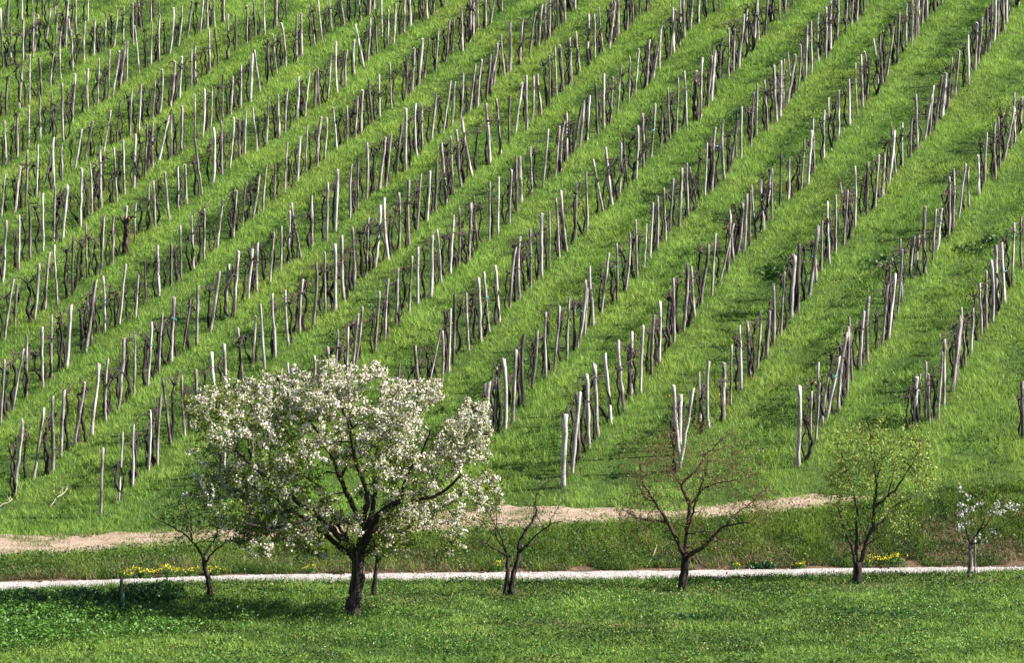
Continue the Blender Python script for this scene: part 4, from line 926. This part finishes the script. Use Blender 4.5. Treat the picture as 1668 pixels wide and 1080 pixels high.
for px, rx, hh, nf, lab in ((205, .24, .20, 40, 'yellow flower clump rising behind the green sleeved meadow stake'),
                         (230, .34, .22, 66, 'yellow flower clump second along the road from the meadow stake'),
                         (270, .46, .24, 120, 'broad yellow flower clump between meadow stake and dark sparse tree'),
                         (312, .18, .2, 30, 'small yellow flower clump just left of the dark sparse tree'),
                         (345, .32, .24, 60, 'yellow flower clump right behind the dark sparse tree trunk'),
                         (505, .24, .22, 24, 'faint yellow flower clump under the blossom tree crown by the bank'),
                         (812, .16, .30, 26, 'small yellow flower clump beside the twin trunked tree'),
                         (1200, .12, .2, 16, 'tiny yellow flower clump nearest the brown bare tree'),
                         (1300, .16, .22, 34, 'round yellow flower clump halfway between brown and light green trees'),
                         (1414, .14, .26, 22, 'small yellow flower clump touching the light green tree trunk'),
                         (1452, .48, .28, 125, 'wide bright yellow flower clump right of the light green tree')):
    herb('flower_clump', lab, 'flowers', verge(px), rx, .16, hh, int(260 * rx / .3), .035, *LF, nflower=nf, group=YG)
herb('dark_weed_clump', 'low dark green weed clump on the verge between brown and light green trees', 'weeds', verge(1245, .25), .55, .2, .22, 420, .05, (.015, .05, .014), (.035, .10, .03), nflower=18)
def hillp(px, py): return at_hill(px, py)
DK = ((.014, .05, .014), (.13, .24, .05))
for (px, py, rx, hh, lab) in ((1262, 448, .85, .38, 'dark dock clump in the alley above the brown bare tree'),
                              (1434, 437, .9, .40, 'large dark dock clump in the alley above the light green tree'),
                              (1585, 410, .7, .3, 'flat dark dock patch high in the alley behind the light green tree'),
                              (1612, 396, .4, .35, 'small dark dock clump next to the upper stakes of that alley'),
                              (1276, 665, .22, .3, 'small fern like weed just left of the thick pale end stake')):
    herb('dock_clump', lab, 'weeds', hillp(px, py), rx, rx * .9, hh * .75, 330 if rx > .3 else 90, .085 if rx > .3 else .05, *DK, group='dark dock clumps in the vineyard', up=.45)
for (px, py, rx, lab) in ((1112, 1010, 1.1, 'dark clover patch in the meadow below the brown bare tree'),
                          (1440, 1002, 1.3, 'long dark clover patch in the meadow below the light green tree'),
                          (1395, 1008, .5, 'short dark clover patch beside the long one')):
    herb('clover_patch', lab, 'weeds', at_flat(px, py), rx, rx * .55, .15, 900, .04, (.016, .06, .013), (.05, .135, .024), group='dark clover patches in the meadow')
# tall nettles that hide the road, and the lit ground cover in the corner
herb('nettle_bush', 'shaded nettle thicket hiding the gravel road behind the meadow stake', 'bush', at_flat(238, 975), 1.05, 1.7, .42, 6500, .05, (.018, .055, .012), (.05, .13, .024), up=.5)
herb('nettle_bush', 'low dark nettle patch deepening the tree shade at the picture edge before the gravel road', 'bush', at_flat(80, 988), 2.1, 2.3, .34, 9000, .05, (.018, .055, .012), (.05, .13, .024), up=.5)  # enlarged and coloured dark to paint in the blossom tree's shade
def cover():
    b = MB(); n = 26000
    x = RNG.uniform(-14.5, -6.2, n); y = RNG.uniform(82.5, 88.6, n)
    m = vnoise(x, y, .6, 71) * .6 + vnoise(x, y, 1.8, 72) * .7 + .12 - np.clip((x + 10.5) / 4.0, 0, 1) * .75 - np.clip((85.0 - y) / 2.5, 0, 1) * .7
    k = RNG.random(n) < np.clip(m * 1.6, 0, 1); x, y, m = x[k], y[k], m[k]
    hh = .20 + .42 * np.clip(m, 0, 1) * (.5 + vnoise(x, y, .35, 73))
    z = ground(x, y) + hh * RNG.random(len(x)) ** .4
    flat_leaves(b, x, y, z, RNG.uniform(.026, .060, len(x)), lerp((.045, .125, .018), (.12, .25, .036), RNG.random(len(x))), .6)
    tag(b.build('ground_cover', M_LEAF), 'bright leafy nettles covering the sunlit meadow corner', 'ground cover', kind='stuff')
cover()

# ------------------------------------------------------------------ light, sky, camera
EL, AZ = R(38.5), R(95)          # sun height; azimuth clockwise from the view direction
sv = Vector((math.sin(AZ) * math.cos(EL), math.cos(AZ) * math.cos(EL), math.sin(EL)))
su = bpy.data.lights.new('sun', 'SUN'); su.energy = 5.0; su.angle = R(.5); su.color = (1, .955, .88)
so = bpy.data.objects.new('sun', su); COL.objects.link(so); so.rotation_euler = sv.to_track_quat('Z', 'Y').to_euler()
so.location = (40, 20, 60)
w = bpy.data.worlds.new('World'); SC.world = w; w.use_nodes = True
n = w.node_tree.nodes; sk = n.new('ShaderNodeTexSky'); sk.sky_type = 'NISHITA'; sk.sun_disc = False
sk.sun_elevation = EL; sk.sun_rotation = AZ
w.node_tree.links.new(sk.outputs[0], n['Background'].inputs[0]); n['Background'].inputs[1].default_value = .05

cam = bpy.data.cameras.new('camera'); co = bpy.data.objects.new('camera', cam); COL.objects.link(co)
co.location = (0, 0, HC); co.rotation_euler = (R(90), 0, 0)
cam.sensor_width = 36; cam.lens = F / 1668 * 36; cam.shift_y = -(540 - HZ) / 1668
cam.clip_end = 1200; cam.clip_start = .5
SC.camera = co
SC.view_settings.view_transform = 'Standard'; SC.view_settings.look = 'None'
SC.view_settings.exposure = 1.5; SC.view_settings.gamma = 1
SC.cycles.max_bounces = 6; SC.cycles.transparent_max_bounces = 4
